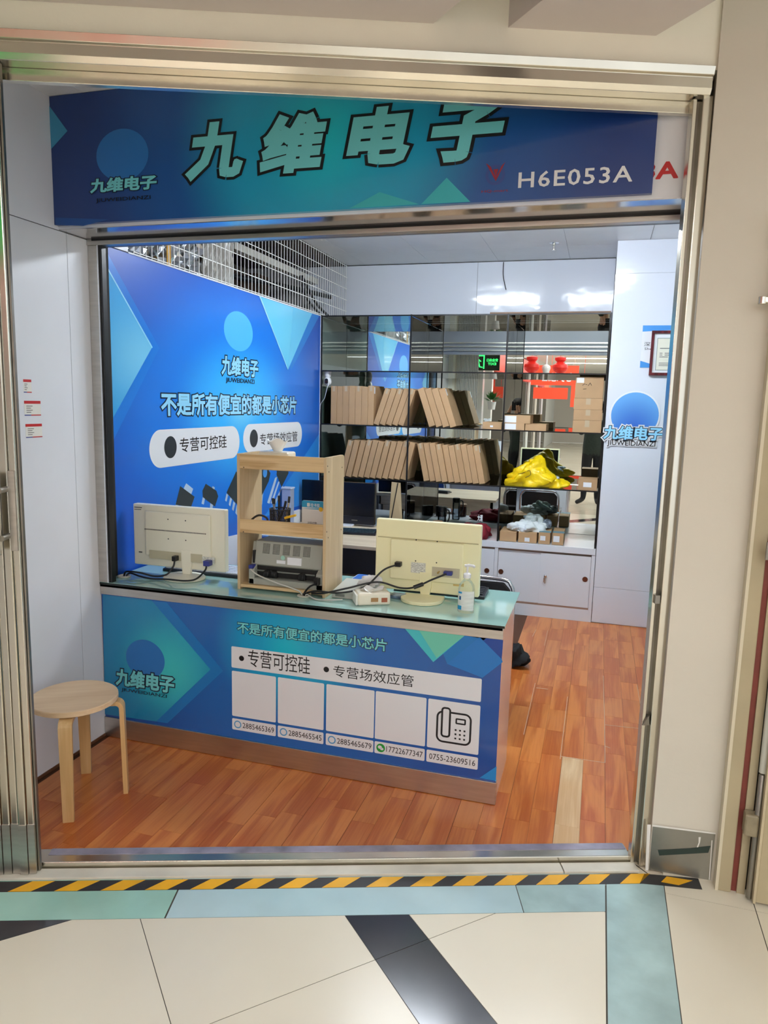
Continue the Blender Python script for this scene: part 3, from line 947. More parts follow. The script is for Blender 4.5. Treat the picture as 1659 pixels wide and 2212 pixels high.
for (x, y) in ((368, 966), (548, 947)):
    c = B.px(x, y)
    flat('print_bullet', B, [disc(c[0], c[1], .062)], .0014, BUL, banner)
text(B, '专营可控硅', B.rect(388, 978, 489, 939), .0016, P_BLACK, banner, bold=.004)
text(B, '专营场效应管', B.rect(561, 962, 642, 931), .0016, P_BLACK, banner, bold=.004)
# printed chip packages
CHIP = pbr('print_chip', rgb(50, 60, 64), .35); LEG = pbr('print_leg', rgb(186, 206, 228), .3)
def chip(body, legs):
    flat('print_chip_legs', B, [spoly(B, l) for l in legs], .0008, LEG, banner)
    flat('print_chip_body', B, [spoly(B, body)], .0014, CHIP, banner)
chip([(389, 1050), (420, 1073), (412, 1096), (379, 1090)], [[(402, 1044), (417, 1056), (412, 1070), (396, 1056)], [(380, 1085), (386, 1085), (384, 1102), (377, 1102)]])
chip([(444, 1045), (467, 1060), (471, 1072), (464, 1094), (438, 1074), (437, 1060)], [[(459, 1050), (464, 1053), (462, 1060), (457, 1058)], [(438, 1072), (443, 1075), (440, 1090), (435, 1088)], [(454, 1087), (460, 1090), (458, 1104), (453, 1102)]])
chip([(510, 1018), (532, 1050), (532, 1112), (489, 1064)], [[(489, 1066), (493, 1069), (489, 1084), (486, 1081)], [(497, 1074), (501, 1078), (497, 1094), (494, 1090)], [(504, 1083), (508, 1087), (504, 1104), (501, 1100)], [(511, 1091), (515, 1095), (512, 1113), (508, 1108)]])
chip([(566, 1012), (578, 1012), (584, 1022), (580, 1040), (563, 1075)], [[(566, 1060), (569, 1058), (566, 1090), (563, 1090)]])
flat('print_chip_hole', B, [disc(*B.px(572, 1021), .035)], .002, P_DISC, banner)
chip([(598, 1014), (622, 1014), (623, 1022), (608, 1052), (597, 1025)], [[(594, 1032), (599, 1030), (582, 1088), (577, 1086)], [(601, 1040), (604, 1040), (588, 1088), (584, 1087)], [(609, 1050), (612, 1050), (594, 1092), (590, 1090)]])

# stickers on the recess wall
R_ = Plane((XL, 0, 0), (0, 1, 0), (0, 0, 1))
st_c = pbr('sticker_cream', rgb(232, 230, 222), .5); st_b = pbr('sticker_blue', rgb(56, 70, 140), .5)
for k, (x0, y0, x1, y1) in enumerate(((51, 848, 67, 820), (53, 898, 87, 866), (56, 946, 90, 915))):
    u0, v0, u1, v1 = R_.rect(x0, y0, x1, y1)
    s_ = thing('rent_sticker', ('small narrow cream sticker with a red header, topmost on the recess wall', 'cream sticker with red header between two others on the recess wall', 'cream sticker with red header, lowest on the recess wall')[k], 'sticker', (XL, u0, v0), group='stickers on the recess wall')
    slab('sticker_sheet', R_, [[(u0, v0), (u1, v0), (u1, v1), (u0, v1)]], 0, .0005, st_c, s_)
    h = (v1 - v0)
    flat('sticker_header', R_, [[(u0, v1 - h * .2), (u1, v1 - h * .2), (u1, v1), (u0, v1)]], .0009, P_RED, s_)
    flat('sticker_footer', R_, [[(u0, v0), (u0 + (u1 - u0) * .4, v0), (u0 + (u1 - u0) * .4, v0 + h * .07), (u0, v0 + h * .07)]], .0009, st_b, s_)
    flat('sticker_footer', R_, [[(u0 + (u1 - u0) * .4, v0), (u1, v0), (u1, v0 + h * .07), (u0 + (u1 - u0) * .4, v0 + h * .07)]], .0009, P_RED, s_)
    ln = []
    for q in range(4):
        vv = v0 + h * (.2 + .14 * q)
        ln.append([(u0 + (u1 - u0) * .12, vv), (u0 + (u1 - u0) * (.4 + .1 * (q % 2)), vv), (u0 + (u1 - u0) * (.4 + .1 * (q % 2)), vv + h * .05), (u0 + (u1 - u0) * .12, vv + h * .05)])
    flat('sticker_print', R_, ln, .0009, pbr('sticker_ink', rgb(120, 116, 108), .6), s_)

# ================================================================ counter
CB = .42
ctr = thing('service_counter', 'long white counter with blue printed front, steel bands and pale green glass top', 'counter', ((XL + XR) / 2, .28, 0))
CW = pbr('counter_side_laminate', rgb(222, 210, 210), .14, coat=.4)  # pinkish tint puts the floor's reflection into the white side's colour
part('body', MB().box(XL + .002, XR - .022, .012, CB, .0, .735), WHITE_P, ctr)
part('side_panel', MB().box(XR - .022, XR - .0042, .0125, CB, .0, .772), CW, ctr, bevel=.001)
GT = pbr('pale_green_glass', rgb(172, 214, 206), .05, coat=.6)
part('glass_top', MB().box(XL + .001, XR + .004, -.004, .5736, HC - .010, HC), GT, ctr, bevel=.0015)
part('glass_edge', MB().box(XL + .002, XR + .003, -.0048, -.0035, HC - .012, HC - .0015), pbr('dark_glass_edge', rgb(18, 30, 28), .1), ctr)
part('under_top', MB().box(XL + .001, XR - .006, .0, .5700, HC - .024, HC - .0105), BLACK_M, ctr)
part('steel_band', MB().box(XL + .002, XR - .003, .0, .012, .738, HC - .0115), STEEL_B, ctr, bevel=.001)
CF = Plane((0, .004, 0), (1, 0, 0), (0, 0, 1))
zb = (CF.px(226, 1546)[1] + CF.px(1070, 1690)[1]) / 2
part('steel_plinth', MB().box(XL + .002, XR - .001, -.004, .012, .002, zb), STEEL_B, ctr, bevel=.0015)
part('plinth_return', MB().box(XR - .006, XR + .0, -.003, .03, .002, zb), STEEL_B, ctr)
c1_ = CF.px(620, 1400)
CPR = radial('counter_print', (c1_[0], .004, c1_[1]), (.95, 1, 1.0), [(0, rgb(28, 192, 218)), (.16, rgb(28, 164, 212)), (.38, rgb(30, 104, 184)), (1, rgb(30, 82, 164))], rough=.25, coat=.3)
part('print_panel', MB().box(XL + .004, XR - .0045, .004, .012, zb, .738), CPR, ctr)
C_ = Plane((0, .004, 0), (1, 0, 0), (0, 0, 1))
NVB = pbr('print_navy_blue', rgb(30, 72, 158), .3); TEAL = radial('print_teal_fade', (c1_[0] - .62, .004, .40), (1.5, 1, 1.5), [(0, rgb(64, 200, 206)), (.5, rgb(28, 140, 192)), (1, rgb(24, 108, 172))])
MIDB = pbr('print_midblue', rgb(32, 122, 196), .3)
def cpoly(pts): return [C_.px(*p) for p in pts]
flat('print_chevron', C_, [cpoly([(222, 1286), (360, 1301), (482, 1449), (362, 1562), (227, 1543)])], .0007, MIDB, ctr)
flat('print_chevron', C_, [cpoly([(222, 1284), (328, 1297), (455, 1446), (338, 1558), (227, 1543)])], .0010, TEAL, ctr)
flat('print_shape', C_, [cpoly([(1004, 1372), (1087, 1383), (1084, 1424), (1040, 1380)])], .0004, NVB, ctr)
flat('print_shape', C_, [cpoly([(938, 1364), (1052, 1378), (966, 1434)])], .0004, MIDB, ctr)
flat('print_shape', C_, [cpoly([(1036, 1376), (1084, 1424), (1086, 1430), (1042, 1464), (966, 1434)])], .00055, pbr('print_bright_blue', rgb(38, 124, 204), .3), ctr)
flat('print_triangle', C_, [cpoly([(874, 1357), (1005, 1372), (936, 1430)])], .0010, pbr('print_aqua', rgb(70, 196, 206), .3), ctr)
flat('print_triangle', C_, [cpoly([(905, 1361), (1005, 1372), (943, 1421)])], .0013, pbr('print_green', rgb(112, 204, 180), .3), ctr)
flat('print_triangle', C_, [cpoly([(1036, 1680), (1073, 1655), (1071, 1687)])], .0008, pbr('print_corner_blue', rgb(38, 144, 220), .3), ctr)
logo(C_, ctr, 314, 1424, 42, 42, C_.rect(251, 1479, 377, 1461), C_.rect(263, 1494, 361, 1500), P_DISC2, .0014, P_CYAN, P_NAVY, P_NAVY)
text(C_, '不是所有便宜的都是小芯片', C_.rect(513, 1367, 836, 1381), .0016, P_CYAN, ctr, bold=.022, outline=.05, omat=P_NAVY)
b0 = C_.px(500, 1395); b1 = C_.px(1040, 1517); b2 = C_.px(1041, 1467); b3 = C_.px(500, 1441)
zb1 = (b0[1] + b2[1]) / 2; zb0 = (b1[1] + b3[1]) / 2
flat('print_box', C_, [rr(b0[0], zb0, b2[0], zb1, .006)], .0008, P_WHITE, ctr)
for (x, y) in ((522, 1422), (705, 1446)):
    c = C_.px(x, y); flat('print_bullet', C_, [disc(c[0], c[1], .013)], .0012, P_BLACK, ctr)
text(C_, '专营可控硅', C_.rect(536, 1439, 670, 1420), .0012, P_BLACK, ctr)
text(C_, '专营场效应管', C_.rect(720, 1461, 894, 1459), .0012, P_BLACK, ctr)
tops = [C_.px(*p) for p in ((501, 1449), (600.5, 1462), (705.5, 1477), (812, 1492), (925.6, 1509))]
bots = [C_.px(*p) for p in ((596, 1560), (699, 1578), (807, 1594), (918, 1612), (1033, 1632))]
zt_ = sum(p[1] for p in tops) / 5; zb_ = sum(p[1] for p in bots) / 5
nums = ['2885465369', '2885465545', '2885465679', '17722677347', '0755-23609516']
ly = C_.px(501, 1559)[1]; ly0 = C_.px(596, 1590)[1]
lz1 = zb_ - .012; lz0 = lz1 - .056
BLUEI = pbr('icon_blue', rgb(84, 160, 212), .3); GREENI = pbr('icon_green', rgb(30, 158, 60), .3)
for k in range(5):
    u0, u1 = tops[k][0], bots[k][0]
    flat('print_box', C_, [rr(u0, zb_, u1, zt_, .006)], .0008, P_WHITE, ctr)
    flat('print_box', C_, [rr(u0, lz0, u1, lz1, .006)], .0008, P_WHITE, ctr)
    h = lz1 - lz0; zc = (lz0 + lz1) / 2
    if k < 4:
        cu = u0 + h * .52
        if k < 3:
            flat('account_icon', C_, ring(disc(cu, zc, h * .34), disc(cu, zc, h * .24)), .0012, BLUEI, ctr)
        else:
            ic = flat('account_icon', C_, [disc(cu, zc, h * .36)], .0012, GREENI, ctr)
            flat('speech_bubble', C_, [disc(cu - h * .07, zc + h * .06, h * .17, h * .14), disc(cu + h * .10, zc - h * .07, h * .14, h * .11)], .0016, P_WHITE, ic)
        text(C_, nums[k], (u0 + h * .98, zc - h * .24, u1 - h * .16, zc + h * .24), .0012, P_BLACK, ctr)
    else:
        text(C_, nums[k], (u0 + h * .22, zc - h * .24, u1 - h * .2, zc + h * .24), .0012, P_BLACK, ctr)
# telephone pictogram
u0, u1 = tops[4][0], bots[4][0]; cu = (u0 + u1) / 2; cz = (zt_ + zb_) / 2; s = (u1 - u0) * .5
def orr(a, b, c, d, r, w): return ring(rr(cu + a * s, cz + b * s, cu + c * s, cz + d * s, r * s), rr(cu + (a + w) * s, cz + (b + w) * s, cu + (c - w) * s, cz + (d - w) * s, max(.01, r - w) * s))
flat('phone_pictogram', C_, orr(-.66, -.70, .70, .58, .26, .075) , .0012, P_BLACK, ctr)
flat('phone_pictogram', C_, [rr(cu - .48 * s, cz - .48 * s, cu - .10 * s, cz + .74 * s, .14 * s)], .0015, P_WHITE, ctr)
flat('phone_pictogram', C_, orr(-.48, -.48, -.10, .74, .14, .075), .0018, P_BLACK, ctr)
flat('phone_pictogram', C_, orr(.08, .12, .48, .36, .05, .06), .0018, P_BLACK, ctr)
dots = []
for i in range(3):
    for j in range(3):
        a = cu + (.10 + i * .17) * s; b = cz - (.12 + j * .17) * s
        dots.append(rr(a - .035 * s, b - .035 * s, a + .035 * s, b + .035 * s, .01 * s, 2))
flat('phone_pictogram', C_, dots, .0018, P_BLACK, ctr)
# rear of the counter: drawer pedestals
for x0 in (-.58, .95):
    part('pedestal', MB().box(x0, x0 + .38, CB, .52, .05, .74), WHITE_P, ctr)

# ================================================================ pier: logo, poster, certificate
PR = Plane((0, D, 0), (1, 0, 0), (0, 0, 1))
wlg = thing('wall_logo', 'cut-out acrylic logo with blue disc and outlined characters on the white pier', 'logo', (1.95, D, 1.6))
c = PR.px(1371, 897); r_ = abs(PR.px(1423, 897)[0] - c[0])
slab('logo_backing', PR, [disc(c[0], c[1], r_ * 1.07, n=40)], .0005, .006, P_WHITE, wlg)
slab('logo_disc', PR, [disc(c[0], c[1], r_, n=40)], .0066, .001, radial('logo_disc_fade', (c[0], D, c[1] - .1), (3, 1, 3), [(0, rgb(52, 110, 206)), (1, rgb(110, 180, 240))]), wlg)
rc = PR.rect(1303, 948, 1433, 923)
text(PR, '九维电子', rc, .0112, P_SKY, wlg, bold=.035, outline=.05, omat=P_NAVY, shear=.05, white=(.13, P_WHITE), olay=.001)
rc2 = PR.rect(1311, 964, 1416, 954)
text(PR, 'JIUWEIDIANZI', rc2, .0112, P_BLACK, wlg, bold=.008, white=(.14, P_WHITE), olay=.001)

ps = thing('company_poster', 'blue and white company nameplate poster on the pier behind the framed certificate', 'poster', (2.05, D, 2.0))
u0, v1 = PR.px(1391, 703); ub, v0 = PR.px(1380, 794)
u0 = (u0 + ub) / 2; u1 = u0 + .46
slab('poster_sheet', PR, [[(u0, v0), (u1, v0), (u1, v1), (u0, v1)]], 0, .002, P_WHITE, ps)
PB = pbr('poster_blue', rgb(72, 150, 224), .3)
flat('poster_band', PR, [[(u0, v1), (u1, v1), (u1, v1 - .05), (u0 + .2, v1 - .035), (u0, v1 - .045)]], .0026, PB, ps)
flat('poster_band', PR, [[(u0, v0), (u1, v0), (u1, v0 + .03), (u0 + .1, v0 + .02), (u0, v0 + .05)]], .0026, PB, ps)
text(PR, '深圳', PR.rect(1391, 748, 1419, 739), .0028, P_BLACK, ps)
text(PR, 'Shen', PR.rect(1392, 756, 1414, 751), .0028, P_BLACK, ps)
ct = thing('framed_certificate', 'cream certificate in a dark red wooden frame on the pier', 'picture frame', (2.2, D, 1.96))
MAH = wood('mahogany_frame', rgb(70, 18, 26), rgb(104, 32, 40), (20, 20, 2), .25)
u0 = (PR.px(1408, 715)[0] + PR.px(1401, 811)[0]) / 2; v1 = PR.px(1408, 715)[1]; v0 = PR.px(1401, 811)[1]; u1 = u0 + .46
slab('frame_moulding', PR, ring([(u0, v0), (u1, v0), (u1, v1), (u0, v1)], [(u0 + .02, v0 + .02), (u1 - .02, v0 + .02), (u1 - .02, v1 - .02), (u0 + .02, v1 - .02)]), .002, .028, MAH, ct)
slab('mount', PR, [[(u0 + .015, v0 + .015), (u1 - .015, v0 + .015), (u1 - .015, v1 - .015), (u0 + .015, v1 - .015)]], .003, .012, P_WHITE, ct)
flat('certificate_sheet', PR, [[(u0 + .045, v0 + .04), (u1 - .03, v0 + .04), (u1 - .03, v1 - .055), (u0 + .045, v1 - .055)]], .0165, pbr('certificate_paper', rgb(228, 224, 208), .5), ct)
flat('certificate_border', PR, ring([(u0 + .042, v0 + .037), (u1 - .028, v0 + .037), (u1 - .028, v1 - .052), (u0 + .042, v1 - .052)], [(u0 + .047, v0 + .042), (u1 - .033, v0 + .042), (u1 - .033, v1 - .057), (u0 + .047, v1 - .057)]), .017, pbr('certificate_border', rgb(150, 158, 150), .5), ct)
INK = pbr('faint_ink', rgb(110, 108, 104), .6)
ln = []
for (a, b, c_, d_) in ((.065, .13, .10, .006), (.065, .165, .02, .005), (.10, .165, .08, .005), (.065, .178, .02, .005), (.10, .178, .05, .005), (.065, .192, .06, .005), (.065, .235, .11, .004), (.065, .245, .12, .004), (.065, .255, .1, .004)):
    ln.append([(u0 + a, v1 - b), (u0 + a + c_, v1 - b), (u0 + a + c_, v1 - b + d_), (u0 + a, v1 - b + d_)])
flat('certificate_print', PR, ln, .0172, INK, ct)
gc = PR.px(1455, 747)
flat('gold_seal', PR, [disc(gc[0], gc[1], .016, .02)], .0172, pbr('gold_ink', rgb(190, 160, 70), .4), ct)
# ================================================================ corridor pier and service door beside the shop
YW = -.252
wc = struct('wall_corridor', MB().box(1.973, 2.196, YW, -.02, 0, 3.3), CREAM_W)
part('wall_return', MB().box(2.196, 5.2, YW + .03, -.02, 2.32, 3.3), CREAM_W, wc)
part('wall_beyond_door', MB().box(3.22, 5.2, YW + .03, -.02, 0, 2.32), CREAM_W, wc)
WP = Plane((0, YW, 0), (1, 0, 0), (0, 0, 1))
q = [WP.px(*p) for p in ((1400, 1880), (1534, 1900), (1545, 1801), (1409, 1781))]
bb = struct('baseboard_corridor', MB().prism([WP.pt(max(u, 1.976), max(v, .002), .0) for u, v in q], WP.N * .004), pbr('dull_steel', rgb(150, 148, 140), .35, metal=.85, noise=(4, .3)))
BBP = WP.lift(.0042)
flat('tape_strip', BBP, [[BBP.px(*p) for p in ((1421, 1836), (1424, 1848), (1530, 1842), (1535, 1827), (1490, 1832))]], .0006, pbr('dark_green_tape', rgb(36, 54, 48), .4), bb, label='strip of dark green tape')
PT = pbr('paint_drip', rgb(236, 234, 228), .6)
flat('paint_drip', BBP, [[BBP.px(*p) for p in ((1509, 1808), (1514, 1808), (1512, 1820), (1508, 1830), (1505, 1830), (1509, 1820))], [BBP.px(*p) for p in ((1409, 1781), (1546, 1799), (1546, 1802), (1409, 1785))], [BBP.px(*p) for p in ((1398, 1781), (1406, 1781), (1400, 1880), (1394, 1880))], [BBP.px(*p) for p in ((1537, 1815), (1539, 1815), (1533, 1900), (1531, 1900))]], .0008, PT, bb)
d1 = struct('door_1', MB().box(2.318, 3.2, -.345, -.305, .012, 2.2), BEIGE, bevel=.003)
part('door_edge_strip', MB().box(2.310, 2.318, -.350, -.302, .010, 2.2), pbr('beige_edge', rgb(198, 184, 152), .5, noise=(8, .1)), d1)
part('door_jamb', MB().box(2.197, 2.248, -.298, -.1, 0, 2.32), BEIGE, d1, bevel=.004)
part('jamb_edge', MB().box(2.196, 2.206, -.2985, -.24, 0, 2.32), pbr('jamb_cream', rgb(216, 206, 180), .5), d1)
part('red_strip', MB().box(2.248, 2.268, -.282, -.1, 0, 2.32), REDP, d1)
part('stop_strip', MB().box(2.268, 2.294, -.292, -.1, 0, 2.32), BEIGE, d1)
part('dark_gap', MB().box(2.294, 2.33, -.26, -.1, 0, 2.3), DARK, d1)
part('hinge_rod', MB().lathe([(.011, .01), (.011, .47), (.006, .475)], (2.303, -.318, 0), 14), STEEL_D, d1, smooth=50)
part('hinge_sleeve', MB().lathe([(.012, .48), (.012, 2.2)], (2.303, -.318, 0), 14), pbr('pale_sleeve', rgb(196, 196, 184), .4), d1, smooth=50)
part('hinge_plate', MB().box(2.262, 2.306, -.335, -.292, .245, .325), pbr('painted_hinge', rgb(150, 138, 112), .5, noise=(20, .3)), d1, bevel=.006)
hp = hit(1650, 650, (0, -.30, 0), (0, 1, 0))
part('closer_bracket', MB().box(hp.x - .012, hp.x + .06, -.32, -.29, hp.z - .008, hp.z + .010).lathe([(.013, -.012), (.013, .012)], (hp.x - .006, -.31, hp.z), 14), STEEL, d1, bevel=.002)
hp2 = hit(1656, 1185, (0, -.30, 0), (0, 1, 0))
part('lock_plate', MB().box(hp2.x - .012, hp2.x + .05, -.352, -.345, hp2.z - .03, hp2.z + .03), STEEL_D, d1, bevel=.002)

# ================================================================ mirror-backed glass shelf
XS = (-.615, .163, .946, 1.714)
ZS_ = (ZT, 1.957, 1.507, 1.055)
ZB = .602
sh = thing('mirror_shelf', 'wall of glass shelves with black edges and a mirror back', 'shelf', (.55, D, ZB))
for x in XS:
    part('upright', MB().box(x - .006, x + .006, D - .003, D + .008, ZB, ZT + .004), BLACK_M, sh)
    for (za, zb_2) in ((1.958, ZT - .012), (1.508, 1.948), (1.056, 1.498), (ZB + .001, 1.046)):
        if x == XS[1] and 1 < za < 1.9: continue      # the tipped boxes lean across here
        part('glass_divider', MB().box(x - .003, x + .003, D + .008, DM - .003, za, zb_2), SHELF_GLASS, sh)
for z in ZS_:
    part('shelf_edge', MB().box(XS[0] - .006, XS[-1] + .006, D - .004, D + .006, z - .008, z + .002), BLACK_M, sh)
    part('glass_shelf', MB().box(XS[0] + .006, XS[-1] - .006, D + .006, DM - .003, z - .008, z), SHELF_GLASS, sh)
for k in range(3):
    part('mirror_panel', MB().box(XS[k] + .004, XS[k + 1] - .004, DM - .002, DM + .004, ZB, ZT - .001), MIRROR, sh)
    part('mirror_joint', MB().box(XS[k + 1] - .004, XS[k + 1] + .004, DM - .002, DM + .004, ZB, ZT - .001), BLACK_M, sh)
part('top_board', MB().box(.80, 1.712, D + .0, D + .32, ZT + .003, ZT + .014), pbr('weathered_board', rgb(120, 92, 72), .7, noise=(8, .3)), sh)

# white base cabinet
cab = thing('base_cabinet', 'white low sliding door cabinet under the mirror shelf', 'cabinet', (.55, D + .3, 0))
CABW = pbr('cabinet_white', rgb(226, 230, 238), .25, noise=(3, .02), coat=.2)
part('body', MB().box(-.61, 1.722, D + .03, DM, .0, .545), CABW, cab)
part('worktop', MB().box(-.612, 1.722, D - .004, DM, .548, .600), CABW, cab, bevel=.002)
part('plinth', MB().box(-.61, 1.722, D + .002, D + .03, 0, .098), CABW, cab)
part('door_track', MB().box(-.61, 1.722, D + .004, D + .03, .098, .112), pbr('track_brown', rgb(150, 120, 104), .4), cab)
part('shadow_rail', MB().box(-.61, 1.722, D + .020, D + .03, .515, .548), pbr('rail_brown', rgb(150, 128, 118), .5), cab)
for x in (-.61, .165, .928, 1.694):
    part('stile', MB().box(x, x + .028, D + .001, D + .03, .098, .548), CABW, cab, bevel=.001)
HOLE = pbr('bronze_pull', rgb(110, 66, 48), .3, metal=.6)
for (x0, x1, lay, hx) in ((.196, .56, 0, .24), (.56, .926, 1, .87), (.958, 1.312, 0, .985), (1.300, 1.692, 1, 1.655), (-.58, -.21, 0, -.54), (-.21, .163, 1, .12)):
    y0 = D + (.016 if lay == 0 else .006)
    dr = part('sliding_door', MB().box(x0, x1, y0, y0 + .008, .112, .530), CABW, cab, bevel=.0008)
    part('finger_pull', MB().lathe([(.021, 0), (.021, -.0035), (.017, -.0035), (.016, .004)], (hx, y0 - .0002, .346), 22, 'y'), HOLE, dr, smooth=40)
    if abs(x0 - 1.3) < .01:
        part('cam_lock', MB().lathe([(.012, 0), (.012, -.012), (.009, -.014)], (1.345, y0, .345), 16, 'y'), CHROME, dr, smooth=40)
        part('keys', MB().box(1.342, 1.348, y0 - .016, y0 - .013, .285, .338).box(1.333, 1.340, y0 - .02, y0 - .018, .295, .335), STEEL, dr)

# ================================================================ cardboard boxes on the shelves
def carton_mesh(w, d, h):
    return MB().box(0, w, 0, d, 0, h).mesh('carton', CARD, .0015)
def carton(label, group, x, y, z, w, d, h, lean=0.0, tape=True, lab=None, rz=0.0, back_tab=False):
    """x,y,z = lower front corner it stands on; lean > 0 tips it towards +x"""
    o = bpy.data.objects.new('cardboard_box', None); COL.objects.link(o)
    o.empty_display_size = .05
    tag(o, label, 'box', group)
    if lean > 0:
        M = Matrix.Translation((x + w, y, z)) @ Matrix.Rotation(lean, 4, 'Y') @ Matrix.Translation((-w, 0, 0))
    else:
        M = Matrix.Translation((x, y, z)) @ Matrix.Rotation(lean, 4, 'Y')
    M = M @ Matrix.Rotation(rz, 4, 'Z')
    o.matrix_world = M
    MWORLD[o] = M
    key = (round(w, 4), round(d, 4), round(h, 4))
    if key not in cache: cache[key] = carton_mesh(w, d, h)
    part('carton', cache[key], CARD, o, local=True)
    e = .0006
    if tape:
        k2 = key + ('t',)
        if k2 not in cache:
            mb = MB()
            if h > w * 1.5:   # standing on edge: closing flap seam down the narrow face
                mb.box(w * .30, w * .70, -e, 0, h * .86, h).box(w * .30, w * .70, 0, d * .3, h, h + e)
            else:
                mb.box(w * .42, w * .58, -e, 0, h * .45, h).box(w * .42, w * .58, 0, d, h, h + e)
            cache[k2] = mb.mesh('tape', TAPE)
        part('packing_tape', cache[k2], TAPE, o, local=True)
    if lab:
        for (a0, a1, b0, b1) in lab:
            part('paper_label', MB().box(a0 * w, a1 * w, -e * 1.6, -e * .2, b0 * h, b1 * h), PAPER, o, local=True)
    if back_tab:
        part('paper_label', MB().box(w, w + e, d * .02, d * .12, h * .80, h * .97), PAPER, o, local=True)
    return o
ORD = ['first', 'second', 'third', 'fourth', 'fifth', 'sixth', 'seventh', 'eighth', 'ninth', 'tenth', 'eleventh']
SX = Plane((0, D + .02, 0), (1, 0, 0), (0, 0, 1))
BD = .30
z2 = 1.5075; z3 = 1.0555
xs = [714, 727, 739.5, 753.5, 767, 780.5, 794, 807]
for k in range(7):
    a = SX.px(xs[k], 870)[0]; b = SX.px(xs[k + 1], 870)[0]
    carton(ORD[k] + ' from the white camera of the cardboard boxes standing straight upright', 'upright boxes beside the camera', a + .0006, D + .022 + rng.uniform(0, .012), z2, b - a - .0016, BD, .325 + rng.uniform(-.006, .006), back_tab=(k == 6), tape=(k % 2 == 0))
# five tipped against the upright
for k in range(5):
    a = SX.px(803 + 13.2 * k, 912)[0]
    carton(ORD[k] + ' tipped cardboard box counted from the straight upright row', 'tipped boxes next to the straight row', a + .012, D + .022 + rng.uniform(0, .012), z2, .047, BD, .315, lean=.315, tape=(k % 2 == 0))
# tipped the other way in the middle compartment
for k in range(4):
    a = SX.px(927 + 15.2 * k, 915)[0]
    carton(ORD[k] + ' tipped cardboard box above the crowded row, counted towards the stack by the pier', 'tipped boxes above the crowded row', a, D + .022 + rng.uniform(0, .01), z2, .052, BD, .325, lean=-.34, tape=False, back_tab=(k == 3))
# crowded lower rows
for k in range(11):
    a = SX.px(735 + 13.1 * k - 4, 1018)[0]
    carton(ORD[k] + ' from the printed wall in the long tipped box row under the straight boxes', 'long tipped row under the straight boxes', a + .008, D + .022 + rng.uniform(0, .02), z3, .046, BD, .325 + rng.uniform(-.008, .008), lean=.235, tape=(k % 3 == 0))
for k in range(10):
    a = SX.px(915 + 13.4 * k, 1030)[0]
    carton(ORD[9 - k] + ' from the yellow bag in the crowded row of tipped cardboard boxes', 'crowded tipped row beside the yellow bag', a, D + .022 + rng.uniform(0, .02), z3, .047, BD, .318 + rng.uniform(-.008, .008), lean=-.215, tape=(k % 3 == 0), back_tab=(k == 9))
# flat boxes lying in the middle
def pbox(label, x0, yb, x1, yt, z, depth=.26, off=.03, lab=None, tape=False, group=None):
    p = Plane((0, D + off, 0), (1, 0, 0), (0, 0, 1))
    a = p.px(x0, yb); b = p.px(x1, yt)
    return carton(label, group, a[0], D + off, z, b[0] - a[0], depth, b[1] - a[1], lab=lab, tape=tape)
pbox('low cardboard box with a tiny white sticker lying by the middle shelf upright', 1042, 927, 1084, 913, z2, .28, lab=[(.4, .55, .3, .55)])
pbox('low cardboard box with big white label lying beneath another in the mirror compartment', 1089, 931, 1133, 917.5, z2, .24, lab=[(.02, .58, .08, .92)])
bx_ = pbox('low cardboard box with big white label lying on top of another', 1089, 917, 1146, 901, z2 + .0535, .24, lab=[(.01, .46, .1, .9)])
pbox('wide low cardboard box lying beside the labelled pair', 1134, 931, 1180, 918, z2, .30, off=.035)
stk = [(1236, 1300, 933, 908.5), (1238, 1302, 908.5, 887.5), (1238.5, 1302.5, 887.5, 864.5), (1241, 1305, 864.5, 819)]
lbs = ['cardboard box at the bottom of the tall stack by the pier', 'cardboard box second from below in the tall stack by the pier', 'cardboard box third from below in the tall stack by the pier', 'large cardboard box with handwriting on top of the tall stack by the pier']
z = z2
for k, (x0, x1, yb, yt) in enumerate(stk):
    p = Plane((0, D + .03, 0), (1, 0, 0), (0, 0, 1))
    a = p.px(x0, yb); b = p.px(x1, yt); h = b[1] - a[1]
    o = carton(lbs[k], 'tall stack of boxes by the pier', a[0], D + .03, z, min(b[0], 1.70) - a[0], .25, h - .001, lab=[(.04, .30, .72, .96)] if k == 3 else None, tape=(k < 3))
    if k == 3:
        ink = MB()
        for (u, v, uu, vv) in ((.25, .60, .34, .68), (.36, .64, .42, .64), (.45, .58, .52, .72), (.52, .72, .58, .60), (.28, .42, .40, .44)):
            ink.tube([(u * (b[0] - a[0]), -.001, v * h), (uu * (b[0] - a[0]), -.001, vv * h)], .0016, 4)
        part('pen_marks', ink, P_BLACK, o, local=True)
    z += h
zs4 = ZB + .0005
bot = [(1079, 1116, 1165, 1147, 'first low cardboard box from the red cloth under the white bag', None), (1119, 1160, 1169, 1150, 'second low cardboard box from the red cloth with a small label', [(.35, .62, .12, .5)]), (1162.5, 1189, 1173, 1150, 'narrow cardboard box with blue-grey lid stripe between two boxes', [(.15, .6, .3, .7)]), (1192, 1218, 1176, 1152, 'narrow cardboard box with big label nearest the empty glass', [(.1, .65, .25, .75)])]
for (x0, x1, yb, yt, lb, la) in bot:
    o = pbox(lb, x0, yb, x1, yt, zs4, .27, off=.02, lab=la, group='low boxes on the bottom shelf')
    if 'narrow' in lb:
        w = abs(SX.px(x1, yb)[0] - SX.px(x0, yb)[0])
        part('lid_stripe', MB().box(0.001, w - .001, .0, .09, SX.px(x1, yt)[1] - SX.px(x0, yb)[1] + .0002, SX.px(x1, yt)[1] - SX.px(x0, yb)[1] + .001), pbr('blue_grey_print', rgb(110, 140, 146), .6), o, local=True)
